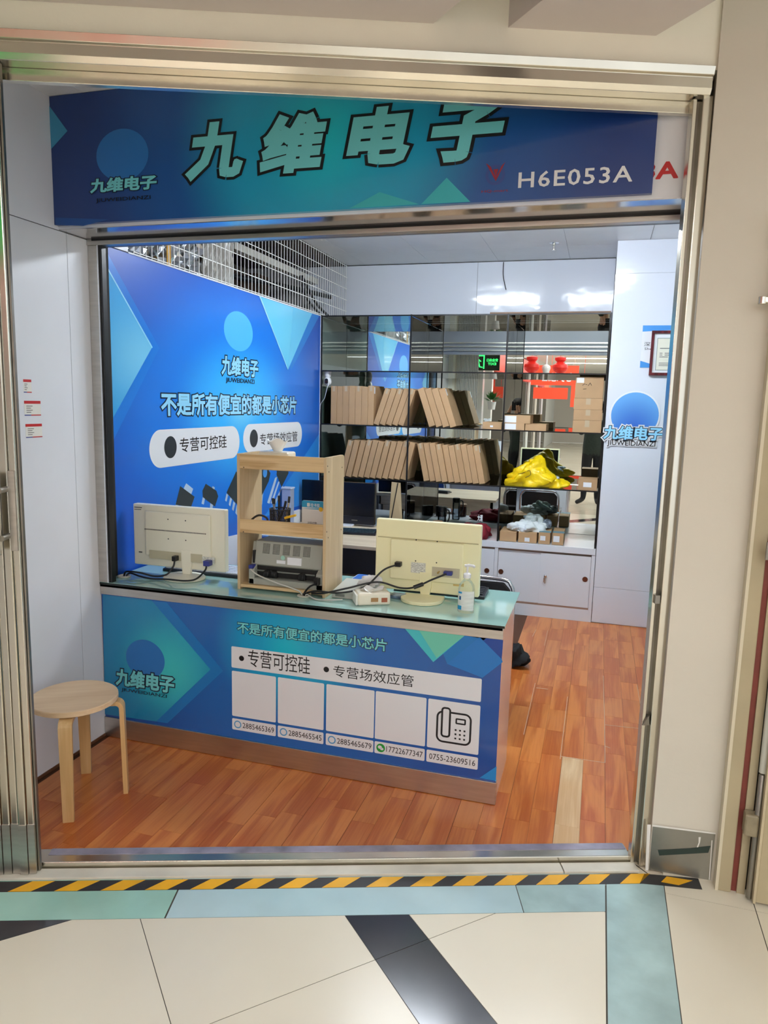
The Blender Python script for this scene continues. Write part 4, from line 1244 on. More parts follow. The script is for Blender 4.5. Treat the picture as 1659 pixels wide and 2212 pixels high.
pbox('small cardboard box with white label beside the yellow bag', 1248, 1058, 1291, 1036, z3, .2, off=.02, lab=[(.27, .70, .3, .72)])

# ---------------------------------------------------------------- soft things on the shelf
from mathutils import noise as mnoise
def lump(c, r, seed, n=28, m=18, fold=.18, flatb=True, fn=None, crease=None):
    rr_ = random.Random(seed)
    ph = [(rr_.uniform(0, 6.28), rr_.uniform(1.5, 6), rr_.uniform(1, 5)) for _ in range(7)]
    mb = MB(); vs = []; fs = []
    for j in range(m + 1):
        th = math.pi * j / m
        for i in range(n):
            a = 2 * math.pi * i / n
            k = 1.0
            for (p, f1, f2) in ph:
                k += fold / 2.6 * math.sin(round(f1) * a + p + f2 * th) * math.sin(th)
            v = Vector((r[0] * k * math.sin(th) * math.cos(a), r[1] * k * math.sin(th) * math.sin(a), r[2] * k * math.cos(th)))
            if fn: v = fn(v)
            if crease:
                q_ = Vector(v) * crease[0] + Vector((seed, seed * .7, 0))
                v = v * (1 + crease[1] * (abs(mnoise.noise(q_)) * 2 - .5 + .5 * abs(mnoise.noise(q_ * 2.3))))
            if flatb and v.z < -r[2] * .55: v.z = -r[2] * .55
            vs.append(Vector(c) + Vector((0, 0, r[2] * .55)) + v)
    for j in range(m):
        for i in range(n):
            l = (i + 1) % n
            fs.append((j * n + i, j * n + l, (j + 1) * n + l, (j + 1) * n + i))
    return mb.add(vs, fs)
YEL = pbr('yellow_bag_film', rgb(250, 212, 20), .32, bump=(22, .5))
yc = SX.px(1150, 1045)
yb_ = thing('yellow_plastic_bag', 'crumpled bright yellow plastic carrier bag on the shelf', 'bag', (yc[0], D + .15, z3))
def yf(v):
    v = v.copy()
    v.z += .04 * math.sin(v.x * 16 + 1) * (1 if v.z > 0 else 0)
    if v.x > .1 and v.z > 0: v.z *= max(.25, 1 - (v.x - .1) * 5)
    return v
part('bag_body', lump((yc[0] - .03, D + .16, z3 + .0), (.205, .12, .115), 4, 90, 60, .20, fn=yf, crease=(9, .16)), YEL, yb_, smooth=60)
part('bag_flap', lump((yc[0] + .16, D + .12, z3 + .0), (.10, .07, .05), 14, 50, 34, .22, crease=(14, .2)), YEL, yb_, smooth=60)
part('bag_knot', lump((yc[0] + .01, D + .15, z3 + .165), (.055, .05, .035), 9, 24, 14, .3), YEL, yb_, smooth=60)
part('bag_mark', MB().tube([(yc[0] - .12, D + .040, z3 + .10), (yc[0] - .075, D + .030, z3 + .115), (yc[0] - .03, D + .034, z3 + .135), (yc[0] - .02, D + .03, z3 + .10), (yc[0] - .06, D + .03, z3 + .075)], .0022, 5, smooth=5), P_BLACK, yb_)
part('clear_wrap', lump((yc[0] + .15, D + .13, z3 + .05), (.05, .05, .03), 21, 20, 12, .35), pbr('bluish_wrap', rgb(190, 206, 214), .2), yb_, smooth=60)

WB = pbr('white_bag_film', rgb(226, 232, 234), .25, bump=(26, .45))
wc_ = SX.px(1142, 1140)
zb4 = zs4 + .082
wbg = thing('white_plastic_bag', 'crumpled white plastic bag lying on the low boxes', 'bag', (wc_[0], D + .15, zb4))
part('bag_body', lump((wc_[0] - .01, D + .13, zb4), (.12, .10, .055), 31, 70, 44, .28, crease=(18, .2)), WB, wbg, smooth=60)
part('bag_handles', lump((wc_[0] - .09, D + .10, zb4 - .0), (.06, .05, .03), 33, 24, 14, .3), WB, wbg, smooth=60)
part('bag_neck', lump((wc_[0] + .02, D + .20, zb4 + .05), (.075, .06, .05), 35, 50, 34, .30, crease=(20, .2)), pbr('grey_bag_film', rgb(178, 188, 186), .3, bump=(30, .5)), wbg, smooth=60)
part('bag_print', lump((wc_[0] + .12, D + .20, zb4 + .025), (.045, .045, .045), 36, 22, 14, .3), pbr('speckled_print', rgb(120, 132, 146), .35, noise=(34, 1.0)), wbg, smooth=60)

MAROON = pbr('maroon_cloth', rgb(128, 18, 36), .8, noise=(20, .15), bump=(30, .3))
rc_ = SX.px(1018, 1125)
rcl = thing('maroon_cloth_bag', 'crumpled maroon cloth bag with small white lettering', 'bag', (rc_[0], D + .16, ZB))
def rf(v):
    v = v.copy(); v.z *= 1 + .5 * max(0, v.x / .15); return v
part('cloth', lump((rc_[0] - .01, D + .17, .6), (.15, .12, .062), 51, 70, 44, .2, fn=rf, crease=(12, .16)), MAROON, rcl, smooth=60)
part('cloth_corner', lump((rc_[0] + .09, D + .06, .6), (.05, .06, .07), 53, 24, 14, .2), MAROON, rcl, smooth=60)
RP = Plane((0, D + .035, 0), (1, 0, 0), (0, 0, 1))
text(RP, '大理', RP.rect(1031, 1126, 1043, 1112), 0, P_WHITE, rcl, bold=.03)

# cups and flasks
def cup(label, px_, pyb, r, h, mat, name='thermos_flask', cat='flask', lidm=None, handle=False, y=None, z0=.6005):
    yy = y or D + .14
    p = Plane((0, yy, 0), (1, 0, 0), (0, 0, 1)).px(px_, pyb)
    t = thing(name, label, cat, (p[0], yy, z0))
    part('cup_body', MB().lathe([(r * .9, 0), (r, .004), (r, h * .78), (r * .94, h * .80)], (p[0], yy, z0), 24), mat, t, smooth=40)
    part('cup_lid', MB().lathe([(r * .96, h * .80), (r * 1.02, h * .81), (r * 1.02, h * .97), (r * .9, h)], (p[0], yy, z0), 24), lidm or mat, t, smooth=40)
    if handle:
        part('cup_handle', MB().tube([(p[0] + r, yy, z0 + h * .88), (p[0] + r * 1.7, yy, z0 + h * .85), (p[0] + r * 1.75, yy, z0 + h * .5), (p[0] + r, yy, z0 + h * .3)], .006, 8, smooth=5), lidm or mat, t, smooth=60)
    return t
DKM = pbr('dark_metal', rgb(34, 32, 36), .25, metal=.4)
cup('tall dark vacuum flask with ribbed cap beside the black screen', 862, 1120, .036, .19, DKM)
cup('short black cup with silver rim next to the tall flask', 896, 1122, .030, .10, BLACK, 'lidded_cup', 'cup')
cup('low black cup standing third from the tall flask', 909, 1124, .030, .095, BLACK, 'lidded_cup', 'cup')
cup('clear glass tea mug with dark lid and handle', 955, 1105, .036, .21, pane('smoky_glass', (.62, .68, .72, 1), 1.2), 'tea_mug', 'mug', BLACK, True, y=D + .3)
cup('brown stainless tumbler with tan lid in front of the tea mug', 946, 1130, .042, .125, pbr('brown_steel', rgb(64, 42, 34), .2, metal=.5), 'tumbler', 'cup', pbr('tan_lid', rgb(150, 120, 90), .3), y=D + .06)

# security camera in the shelf corner
sc0 = hit(708, 818, (0, D + .05, 0), (0, 1, 0))
scm = thing('security_camera', 'small round white security camera in the shelf corner', 'camera', (sc0.x, D + .05, 1.957))
CW_ = pbr('camera_white', rgb(236, 238, 242), .25)
part('camera_mount', MB().lathe([(.030, 0), (.030, -.012), (.026, -.04), (.018, -.05)], (sc0.x, D + .05, 1.948), 22), CW_, scm, smooth=40)
part('camera_head', MB().lathe([(.001, -.04), (.018, -.035), (.030, -.02), (.034, 0), (.030, .02), (.018, .034), (.001, .038)], (sc0.x, D + .05, 1.868), 22), CW_, scm, smooth=60)
FP = Plane((sc0.x, D + .0145, 1.868), (1, 0, 0), (0, 0, 1))
slab('camera_face', FP, [rr(-.013, -.022, .015, .022, .013)], -.008, .010, BLACK, scm)
slab('camera_lens', FP, [disc(.001, -.004, .007)], .002, .003, pbr('lens_brown', rgb(80, 46, 44), .1), scm)
solo('camera_cable', MB().tube([(sc0.x + .018, D + .03, 1.85), (sc0.x + .012, D + .0, 1.80), (-.58, D - .01, 1.72), (-.612, D - .02, 1.66), (-.612, D - .03, 1.5)], .0022, 6, smooth=8), PAPER, 'thin white cable hanging from the security camera', 'cable', smooth=60)

# glass display cabinet along the far side wall (mostly hidden by the frame)
gcx = 2.145
gc_ = thing('glass_display_cabinet', 'tall glass display cabinet on a white base beyond the steel post', 'cabinet', (2.33, 2.0, 0))
part('cabinet_base', MB().box(gcx, 2.515, 1.0, D - .045, 0, .10), CABW, gc_, bevel=.002)
part('cabinet_back', MB().box(2.508, 2.516, 1.0, D - .045, .10, 2.42), WHITE_P, gc_)
for k, (a, b) in enumerate(((1.0, 1.64), (1.642, 2.28), (2.282, D - .046))):
    part('glass_front', MB().box(gcx, gcx + .006, a, b, .102, 2.42), CAB_GLASS, gc_)
for z in (.42, .88, 1.34, 1.86, 2.41):
    part('glass_shelf', MB().box(gcx + .007, 2.506, 1.0, D - .046, z, z + .008), CAB_GLASS, gc_)
part('glass_end', MB().box(gcx + .007, 2.506, D - .054, D - .047, .10, 2.40), CAB_GLASS, gc_)
for z in (.33, 1.27):
    part('pane_clip', MB().prism([(gcx - .008, 2.60, z), (gcx - .008, 2.66, z + .04), (gcx - .008, 2.66, z - .02)], (.02, 0, 0)), STEEL_B, gc_)
# ================================================================ bentwood stool
def make_stool(label, loc, rz):
    t = thing('bentwood_stool', label, 'stool', loc, rz, group='bentwood stools')
    part('seat', MB().lathe([(.170, .428), (.175, .431), (.175, .449), (.172, .452)], (0, 0, 0), 48), BIRCH_TOP, t, local=True, smooth=40)
    for k in range(4):
        a = 2 * math.pi * k / 4
        # L-shaped bent leg: flat strip following an arc, 42 mm wide and 19 mm thick
        cx = []
        for s in range(4): cx.append((.075 + .03 * s, .424))
        for s in range(7):
            b = math.pi / 2 * s / 6
            cx.append((.165 + .034 * math.sin(b), .424 - .034 * (1 - math.cos(b))))
        cx.append((.206, 0.0))
        mb = MB(); vs = []; fs = []
        n = len(cx)
        for i, (r, z) in enumerate(cx):
            p = cx[max(0, i - 1)]; q = cx[min(n - 1, i + 1)]
            tx, tz = q[0] - p[0], q[1] - p[1]; l = math.hypot(tx, tz) or 1; nx, nz = -tz / l, tx / l
            w = .026 if i < n - 1 else .021
            for (o, side) in ((0, -w), (0, w), (-.019, w), (-.019, -w)):
                rr_, zz = r + nx * o, z + nz * o
                if i == n - 1: zz = 0.0
                vs.append(Vector((rr_ * math.cos(a) - side * math.sin(a), rr_ * math.sin(a) + side * math.cos(a), zz)))
        for i in range(n - 1):
            for j in range(4):
                l = (j + 1) % 4
                fs.append((i * 4 + j, i * 4 + l, (i + 1) * 4 + l, (i + 1) * 4 + j))
        fs += [(3, 2, 1, 0), tuple((n - 1) * 4 + j for j in range(4))]
        part('leg', MB().add(vs, fs), BIRCH, t, local=True, bevel=.002)
    return t
cst = Vector((-.350, -.512, 0))
st1 = make_stool('round bentwood stool with pale birch seat standing on the laminate before the counter', (cst.x, cst.y, 0), math.radians(29))
st2 = copy_tree(st1, loc=(-.02, 2.28 - .35, 0), rz=.9)
st2['label'] = 'round bentwood stool tucked under the back desk'

# ================================================================ monitors on the counter
def monitor(label, name, x0, x1, y, z0, z1, mat, base_c, base_r, half, vent, recess, tape=False):
    t = thing(name, label, 'monitor', ((x0 + x1) / 2, y, HC))
    th = .040
    part('housing', MB().box(x0, x1, y, y + th, z0, z1), mat, t, bevel=.006, seg=3)
    part('screen', MB().box(x0 + .016, x1 - .016, y + th - .001, y + th + .001, z0 + .028, z1 - .016), pbr('dark_screen', rgb(10, 11, 14), .12), t)
    part('back_bulge', MB().box(x0 + .075, x1 - .075, y - .012, y + .002, z0 + .055, z1 - (.09 if not vent else .03)), mat, t, bevel=.010, seg=3)
    P = Plane((0, y - .0122, 0), (1, 0, 0), (0, 0, 1))
    cx = (x0 + x1) / 2
    # four mounting screws
    for (dx, dz) in ((-.05, .10), (.05, .10), (-.05, .0), (.05, .0)):
        part('mount_hole', MB().lathe([(.0032, 0), (.0032, -.001)], (cx + dx, y - .012, z0 + .15 + dz), 10, 'y'), BLACK, t)
    if vent:
        v = MB(); n = 46
        for k in range(n):
            xx = x0 + .075 + (x1 - x0 - .17) * k / n
            v.box(xx, xx + .0042, y - .0128, y - .0118, z1 - .128, z1 - .122)
        part('vent_slots', v, BLACK, t)
    else:
        part('housing_step', MB().box(x0 + .01, x1 - .01, y - .003, y + .001, z1 - .088, z1 - .084), pbr('seam_shadow', rgb(196, 186, 140), .5), t)
    # port bay
    part('port_bay', MB().box(x0 + .10, x1 - .12, y - .0135, y - .0122, z0 + .042, z0 + .085) if recess else MB().box(cx + .03, x1 - .09, y - .0128, y - .0118, z0 + .085, z0 + .13), pbr('port_bay_' + name, rgb(206, 198, 168), .45), t)
    # stand
    bx, by = base_c
    part('stand_neck', MB().prism([(bx - .028, y - .014, z0 + .10), (bx + .028, y - .014, z0 + .10), (bx + .028, y - .014, z0 + .03), (bx + .020, y - .014, HC + .010), (bx - .020, y - .014, HC + .010), (bx - .028, y - .014, z0 + .03)], (0, .020, 0)), mat, t, bevel=.002)
    if half:
        pts = [(bx + base_r * math.cos(a), by + base_r * .95 * math.sin(a)) for a in [math.pi + math.pi * k / 24 for k in range(25)]]
        pts += [(bx + base_r * .96, by + .06), (bx - base_r * .96, by + .06)]
        part('stand_base', MB().prism([(px, py, HC + .0008) for px, py in pts], (0, 0, .016)), mat, t, bevel=.003)
    else:
        part('stand_base', MB().lathe([(base_r * .97, .0008), (base_r, .004), (base_r, .010), (base_r * .93, .016), (.03, .020)], (bx, by, HC), 40, ex=.86), mat, t, smooth=35)
    if tape:
        part('masking_tape', MB().box(x1 - .12, x1 - .07, y - .001, y + .0, z0 + .045, z0 + .06), pbr('masking_tape', rgb(232, 200, 124), .6), t)
    return t
mL = monitor('ivory monitor seen from behind on a round stand near the steel post', 'computer_monitor', -.574, -.050, .235, .842, 1.158, IVORY, (-.262, .205), .108, False, True, True)
mR = monitor('yellowed ivory monitor seen from behind beside the sanitizer bottle', 'computer_monitor', .706, 1.206, .315, .822, 1.158, IVORY_Y, (.956, .245), .098, True, False, False, True)
SPEC = pbr('spec_sticker', rgb(226, 226, 214), .5, noise=(90, .5, (1, 1, 3)))
part('spec_sticker', MB().box(.885, .955, .3015, .3025, .915, .965), SPEC, mR)
part('spec_sticker', MB().box(-.17, -.10, .2205, .2215, .886, .918), SPEC, mL)
INKD = pbr('dark_marking', rgb(90, 86, 84), .6)
part('back_marking', MB().box(-.565, -.52, .2335, .2345, 1.138, 1.142).box(-.565, -.525, .2335, .2345, 1.128, 1.131).box(-.545, -.525, .2335, .2345, .905, .911), INKD, mL)
VGA = pbr('vga_blue', rgb(52, 60, 140), .4)
part('video_plug', MB().box(-.145, -.112, .185, .222, .878, .905), VGA, mL, bevel=.003)
part('power_plug', MB().box(-.325, -.302, .190, .222, .886, .912), BLACK, mL, bevel=.003)
part('power_plug', MB().box(.812, .842, .272, .303, .942, .964), BLACK, mR, bevel=.003)
part('video_plug', MB().box(1.045, 1.085, .275, .303, .922, .940), VGA, mR, bevel=.003)
part('audio_plug', MB().lathe([(.004, 0), (.004, -.03)], (1.02, .303, .931), 10, 'y'), pbr('brass', rgb(190, 160, 90), .3, metal=.8), mR)

# cables
def cable(label, pts, r, mat, sm=8):
    return solo('cable', MB().tube(pts, r, 8, smooth=sm), mat, label, 'cable', smooth=60)
CG = pbr('grey_cable', rgb(206, 204, 196), .45)
G1 = onz(657, 1288, HC); G2 = onz(268, 1246, HC)
cable('black cable looping from the post grommet to the power plug of the monitor', [G2 + Vector((0, 0, .006)), G2 + Vector((.02, -.005, .03)), (-.47, .13, .828), (-.40, .15, .812), (-.34, .165, .822), (-.316, .19, .86), (-.314, .20, .89)], .0045, BLACK)
cable('black cable looping over the round stand to the blue video plug', [G2 + Vector((.012, 0, .006)), G2 + Vector((.03, .01, .02)), (-.46, .12, .812), (-.38, .10, .812), (-.28, .085, .822), (-.19, .09, .822), (-.15, .13, .826), (-.130, .18, .86), (-.128, .19, .885)], .0045, BLACK)
cable('black cable rising from the middle grommet to the power plug of the yellowed monitor', [G1 + Vector((.0, 0, .006)), G1 + Vector((.02, .0, .02)), (.50, .10, .836), (.60, .12, .834), (.70, .17, .858), (.77, .23, .93), (.82, .265, .952)], .0045, BLACK)
cb = cable('black cable with ferrite running to the blue plug of the yellowed monitor', [G1 + Vector((.012, .005, .006)), G1 + Vector((.03, .01, .015)), (.53, .09, .832), (.64, .11, .862), (.76, .17, .888), (.86, .205, .862), (.93, .205, .872), (1.0, .24, .905), (1.06, .275, .930)], .0045, BLACK)
part('ferrite_bead', MB().tube([(.925, .204, .870), (.965, .222, .886)], .0095, 12), BLACK, cb)
cable('pair of short black cables plugged into the printer from the grommet', [G1 + Vector((-.005, 0, .006)), G1 + Vector((.01, .002, .03)), (.46, .105, .855), (.488, .104, .868)], .0045, BLACK)
cable('grey cable drooping from the printer to the middle grommet', [(.150, .118, .905), (.19, .105, .885), (.27, .098, .862), (.35, .10, .842), (.40, .108, .826), G1 + Vector((-.01, .0, .006))], .0036, CG)
cable('short white cable lying from the grommet towards the grey box', [G1 + Vector((.01, -.01, .006)), G1 + Vector((.02, -.008, .012)), (.50, .07, .806), (.57, .075, .808), (.62, .098, .81)], .0030, CG)
for (g, lb) in ((G1, 'round plastic cable grommet set in the glass under the wooden rack'), (G2, 'round plastic cable grommet set in the glass beside the steel post')):
    solo('cable_grommet', MB().lathe([(.030, 0), (.033, .002), (.033, .006), (.028, .008), (.024, .004), (.02, .001)], (g.x, g.y, HC), 28), pbr('grommet_grey', rgb(206, 204, 190), .4), lb, 'grommet', smooth=40)

# keyboards
def keyboard(label, x, y, z, w, d, rz, bm, km, tilt=.06):
    t = thing('keyboard', label, 'keyboard', (x, y, z), rz)
    part('keyboard_base', MB().prism([(-w / 2, 0, 0), (-w / 2, d, 0), (-w / 2, d, .026), (-w / 2, 0, .014)], (w, 0, 0)), bm, t, local=True, bevel=.002)
    n = 15; kw = (w - .02) / n
    mk = MB()
    for j in range(5):
        for i in range(n):
            x0 = -w / 2 + .01 + i * kw; y0 = .012 + j * (d - .024) / 5
            zz = .0145 + .012 * (y0 / d)
            mk.box(x0 + .0015, x0 + kw - .0015, y0 + .0015, y0 + (d - .024) / 5 - .002, zz, zz + .007)
    part('keys', mk, km, t, local=True)
    return t
KB = pbr('keyboard_black', rgb(20, 22, 32), .35); KW = pbr('keycap_white', rgb(226, 230, 240), .35)
keyboard('black gaming keyboard with white keycaps behind the ivory monitor', -.22, .30, HC + .001, .46, .15, 0.0, KB, KW)
keyboard('black keyboard behind the yellowed monitor', 1.005, .372, HC + .001, .44, .14, 0.0, KB, pbr('keycap_dark', rgb(34, 36, 46), .4))

# ================================================================ wooden rack with printer
rk = thing('wooden_rack', 'two tier oak laminate rack on the counter holding a printer', 'rack', (.30, .23, HC))
xa, xb, ya, yb2, zt2 = .080, .527, .118, .352, 1.449
def board_side(x0, x1):
    pts = [(x0, ya, HC + .001), (x0, yb2, HC + .001), (x0, yb2, zt2 - .014), (x0, yb2 - .006, zt2 - .004), (x0, yb2 - .02, zt2), (x0, ya, zt2)]
    return MB().prism(pts, (x1 - x0, 0, 0))
part('side_board', board_side(xa, xa + .014), OAK, rk, bevel=.001)
part('side_board', board_side(xb - .014, xb), OAK, rk, bevel=.001)
part('top_shelf', MB().box(xa + .014, xb - .014, ya + .014, yb2 - .004, 1.378, 1.390), OAK_H, rk)
part('top_rail', MB().box(xa + .014, xb - .014, ya + .001, ya + .013, 1.382, 1.448), OAK_H, rk, bevel=.001)
part('middle_shelf', MB().box(xa + .014, xb - .014, ya + .014, yb2 - .004, 1.075, 1.087), OAK_H, rk)
part('middle_rail', MB().box(xa + .014, xb - .014, ya + .001, ya + .013, 1.078, 1.142), OAK_H, rk, bevel=.001)
part('bottom_shelf', MB().box(xa + .014, xb - .014, ya + .004, yb2 - .004, .812, .826), OAK_H, rk, bevel=.001)
SCR = pbr('screw_dark', rgb(80, 64, 48), .5)
for (y, z) in ((ya + .012, 1.41), (ya + .03, 1.383), (yb2 - .03, 1.39), (ya + .012, 1.11), (ya + .03, 1.08), (yb2 - .03, 1.09)):
    part('screw', MB().lathe([(.0035, 0), (.0035, .0008)], (xb, y, z), 10, 'x'), SCR, rk)
for (x, z) in ((.115, 1.386), (.112, 1.081)):
    part('screw', MB().lathe([(.003, 0), (.003, -.0008)], (x, ya + .001, z), 10, 'y'), SCR, rk)

# dot matrix printer, its back to the customer
PG = pbr('printer_grey', rgb(168, 170, 160), .45, noise=(5, .03)); PG2 = pbr('printer_grey_dark', rgb(120, 122, 116), .45)
pr = thing('dot_matrix_printer', 'grey dot matrix printer seen from behind inside the wooden rack', 'printer', (.30, .22, .826))
px0, px1 = .128, .508; pz = .8268
part('printer_base', MB().box(px0 + .0, px1 - .0, .138, .345, pz, pz + .030), PG, pr, bevel=.004)
part('printer_cover', MB().prism([(px0 + .018, .175, pz + .085), (px0 + .018, .160, pz + .095), (px0 + .018, .185, pz + .205), (px0 + .018, .340, pz + .205), (px0 + .018, .345, pz + .03), (px0 + .018, .235, pz + .03), (px0 + .018, .235, pz + .085)], (px1 - px0 - .036, 0, 0)), PG, pr, bevel=.004)
part('side_cheek', MB().prism([(px0, .138, pz), (px0, .345, pz), (px0, .345, pz + .195), (px0, .19, pz + .200), (px0, .165, pz + .09), (px0, .138, pz + .075)], (.030, 0, 0)), PG, pr, bevel=.004)
part('side_cheek', MB().prism([(px1 - .036, .138, pz), (px1 - .036, .345, pz), (px1 - .036, .345, pz + .195), (px1 - .036, .19, pz + .200), (px1 - .036, .165, pz + .09), (px1 - .036, .138, pz + .075)], (.036, 0, 0)), PG, pr, bevel=.004)
part('paper_path', MB().box(px0 + .03, px1 - .036, .170, .236, pz + .028, pz + .086), pbr('printer_black', rgb(24, 24, 24), .5), pr)
part('paper_tray', MB().box(px0 + .032, px1 - .038, .142, .172, pz + .030, pz + .036), PG2, pr)
for x in (px0 + .075, px0 + .11, px0 + .255):
    part('tractor_feed', MB().lathe([(.016, 0), (.02, .004), (.02, .022), (.016, .026)], (x, .162, pz + .052), 18, 'x').box(x - .004, x + .03, .15, .17, pz + .036, pz + .066), BLACK, pr, bevel=.001)
part('feed_bar', MB().lathe([(.004, 0), (.004, .30)], (px0 + .03, .165, pz + .064), 10, 'x'), PG2, pr, smooth=50)
# louvres: five blocks of slots on the sloping back
n_ = Vector((0, -.110, .025)).normalized()
def onslope(t): return (.160 + .025 * t - .0002, pz + .095 + .110 * t)
ls = MB()
for b in range(5):
    for i in range(6):
        for j in range(8):
            x = px0 + .058 + b * .052 + i * .0062
            y, z = onslope(.48 + j * .055)
            ls.box(x, x + .003, y - .0012, y + .0012, z, z + .0034)
part('louvre_slots', ls, pbr('slot_dark', rgb(58, 60, 56), .6), pr)
y, z = onslope(.14)
part('maker_label', MB().box(px0 + .19, px0 + .262, y - .002, y + .008, z - .006, z + .030), PAPER, pr)
part('maker_label', MB().box(px0 + .135, px0 + .18, y - .002, y + .006, z - .004, z + .012), PAPER, pr)
y, z = onslope(.36)
part('round_sticker', MB().lathe([(.011, 0), (.011, -.0012)], (px0 + .165, y - .001, z), 22, 'y'), pbr('pale_green_sticker', rgb(160, 206, 190), .4), pr)
part('port_socket', MB().box(px0 + .012, px0 + .022, .158, .175, pz + .10, pz + .16), BLACK, pr)
part('blue_plug', MB().box(px0 + .004, px0 + .026, .128, .165, pz + .076, pz + .094), VGA, pr, bevel=.003)
part('power_plug', MB().box(px1 - .036, px1 - .012, .112, .14, pz + .030, pz + .064), BLACK, pr, bevel=.003)

# things on the rack
def tissue(label, x, y, z, w, d, h, rz, pulled):
    t = thing('tissue_pack', label, 'tissue pack', (x, y, z), rz)
    TP = pbr('tissue_wrap', rgb(240, 232, 212), .3, bump=(18, .25)); TW = pbr('tissue_white', rgb(240, 240, 238), .8)
    mb = MB(); vs = []
    part('pack', MB().box(-w / 2, w / 2, -d / 2, d / 2, .0005, h), TP, t, local=True, bevel=.010, seg=3)
    part('pack_print', MB().box(-w * .1, w * .12, -d / 2 - .0006, -d / 2, h * .3, h * .62), pbr('brown_print', rgb(176, 132, 84), .5), t, local=True)
    part('pack_print', MB().box(w * .22, w * .4, -d / 2 - .0006, -d / 2, h * .25, h * .6), pbr('red_brown_print', rgb(170, 92, 62), .5), t, local=True)
    r = random.Random(2)
    def f(u, v):
        a = u * 2 * math.pi
        k = .35 + .65 * v
        return Vector((w * .34 * k * math.cos(a) * (1 + .12 * math.sin(5 * a)), d * .36 * k * math.sin(a) * (1 + .12 * math.sin(3 * a)), h - .004 + pulled * v + .008 * math.sin(4 * a) * v))
    part('pulled_tissue', MB().grid(40, 6, f), TW, t, local=True, smooth=60)
    return t
tissue('tissue pack with a pulled up tissue lying on top of the wooden rack', .232, .235, 1.391, .15, .10, .068, 0.0, .058)
t2 = tissue('torn tissue pack lying on the glass counter before the rack', .752, .128, HC, .15, .095, .058, .50, .014)
tissue_flap = part('torn_end', MB().box(-.083, -.074, -.045, .045, .002, .05), pbr('torn_white', rgb(238, 238, 230), .7), t2, local=True, bevel=.003)

pc = thing('pen_cup', 'black mesh pen cup on the middle tier of the rack', 'pen cup', (.235, .26, 1.088))
MESHB = pbr('black_mesh', rgb(26, 26, 32), .4)
cupm = MB()
for k in range(44):
    a = 2 * math.pi * k / 44
    for s in (-1, 1):
        cupm.tube([(.235 + .05 * math.cos(a), .26 + .05 * math.sin(a), 1.089), (.235 + .05 * math.cos(a + s * .5), .26 + .05 * math.sin(a + s * .5), 1.179)], .0011, 4)
part('mesh_wall', cupm, MESHB, pc)
part('cup_floor', MB().lathe([(.05, 0), (.05, .003)], (.235, .26, 1.088), 24), MESHB, pc)
part('cup_rim', MB().tube([(.235 + .0505 * math.cos(2 * math.pi * k / 24), .26 + .0505 * math.sin(2 * math.pi * k / 24), 1.180) for k in range(24)], .0028, 6, closed=True), MESHB, pc, smooth=60)
pens = [('black marker leaning over the rim of the pen cup beside the scissors', -.03, -.01, -.035, .01, .135, BLACK), ('black pen with chrome clip standing in the pen cup', -.012, .012, -.015, .02, .15, BLACK), ('grey pen standing in the pen cup', .0, -.02, -.03, -.01, .14, pbr('grey_pen', rgb(120, 120, 126), .3)), ('silver pen leaning towards the payment card in the pen cup', .02, .012, .04, .012, .15, STEEL), ('thick black marker leaning across the pen cup', -.01, -.02, .030, -.012, .13, BLACK)]
for (lb, x0, y0, x1, y1, h, mt) in pens:
    o = thing('pen', lb, 'pen', (.235 + x0, .26 + y0, 1.092), group='pens in the mesh cup')
    part('barrel', MB().tube([(.235 + x0, .26 + y0, 1.093), (.235 + x1, .26 + y1, 1.091 + h * .8)], .0052, 10), mt, o, smooth=50)
    part('cap', MB().tube([(.235 + x0 + (x1 - x0) * 1.0, .26 + y1, 1.091 + h * .8), (.235 + x0 + (x1 - x0) * 1.15, .26 + y1, 1.091 + h)], .006, 10), BLACK, o, smooth=50)
solo('yellow_cutter', MB().box(.286, .345, .20, .216, 1.145, 1.156, Matrix.Translation((.3, .2, 1.14)) @ Matrix.Rotation(-.30, 4, 'Y') @ Matrix.Translation((-.3, -.2, -1.14))), pbr('cutter_yellow', rgb(238, 190, 40), .4), 'yellow cutter handle poking over the rail beside the pen cup', 'cutter', bevel=.002)
solo('black_strap', MB().tube([(.10, .17, 1.094), (.13, .175, 1.135), (.165, .18, 1.155), (.20, .19, 1.140), (.20, .195, 1.095)], .005, 8, smooth=6), BLACK, 'black strap bulging over the middle rail of the rack', 'strap', smooth=60)

# payment card stand (its code is left blank)
QP = Plane((0, .28, 0), (1, 0, 0), (0, 0, 1))
qd = thing('payment_card_stand', 'white payment card stand with blue header on the rack', 'card stand', (.45, .28, 1.088))
u0 = QP.px(652, 1120)[0]; u1 = QP.px(699, 1120)[0]; v1 = QP.px(675, 1082)[1]; vm = QP.px(675, 1100)[1]
slab('card', QP, [rr(u0, 1.0885, u1, v1, .008)], -.004, .004, PAPER, qd)
flat('card_header', QP, [[(u0, vm)] + [(u1, vm)] + [p for p in rr(u0, vm, u1, v1, .008) if p[1] > vm + .006]], .0006, pbr('card_blue', rgb(52, 164, 214), .3), qd)
text(QP, '拉卡拉', (u0 + (u1 - u0) * .40, vm + (v1 - vm) * .28, u0 + (u1 - u0) * .82, vm + (v1 - vm) * .72), .0012, P_WHITE, qd, bold=.02)
flat('header_mark', QP, [rr(u0 + (u1 - u0) * .24, vm + (v1 - vm) * .28, u0 + (u1 - u0) * .37, vm + (v1 - vm) * .72, .002)], .0012, P_WHITE, qd)
flat('sunflower', QP, [disc(u1 - .014, vm + .002, .011)], .0014, pbr('sunflower_yellow', rgb(240, 196, 50), .4), qd)
text(QP, '扫码付款', (u0 + (u1 - u0) * .28, QP.px(675, 1134)[1], u0 + (u1 - u0) * .70, QP.px(675, 1127)[1]), .0012, P_BLACK, qd)
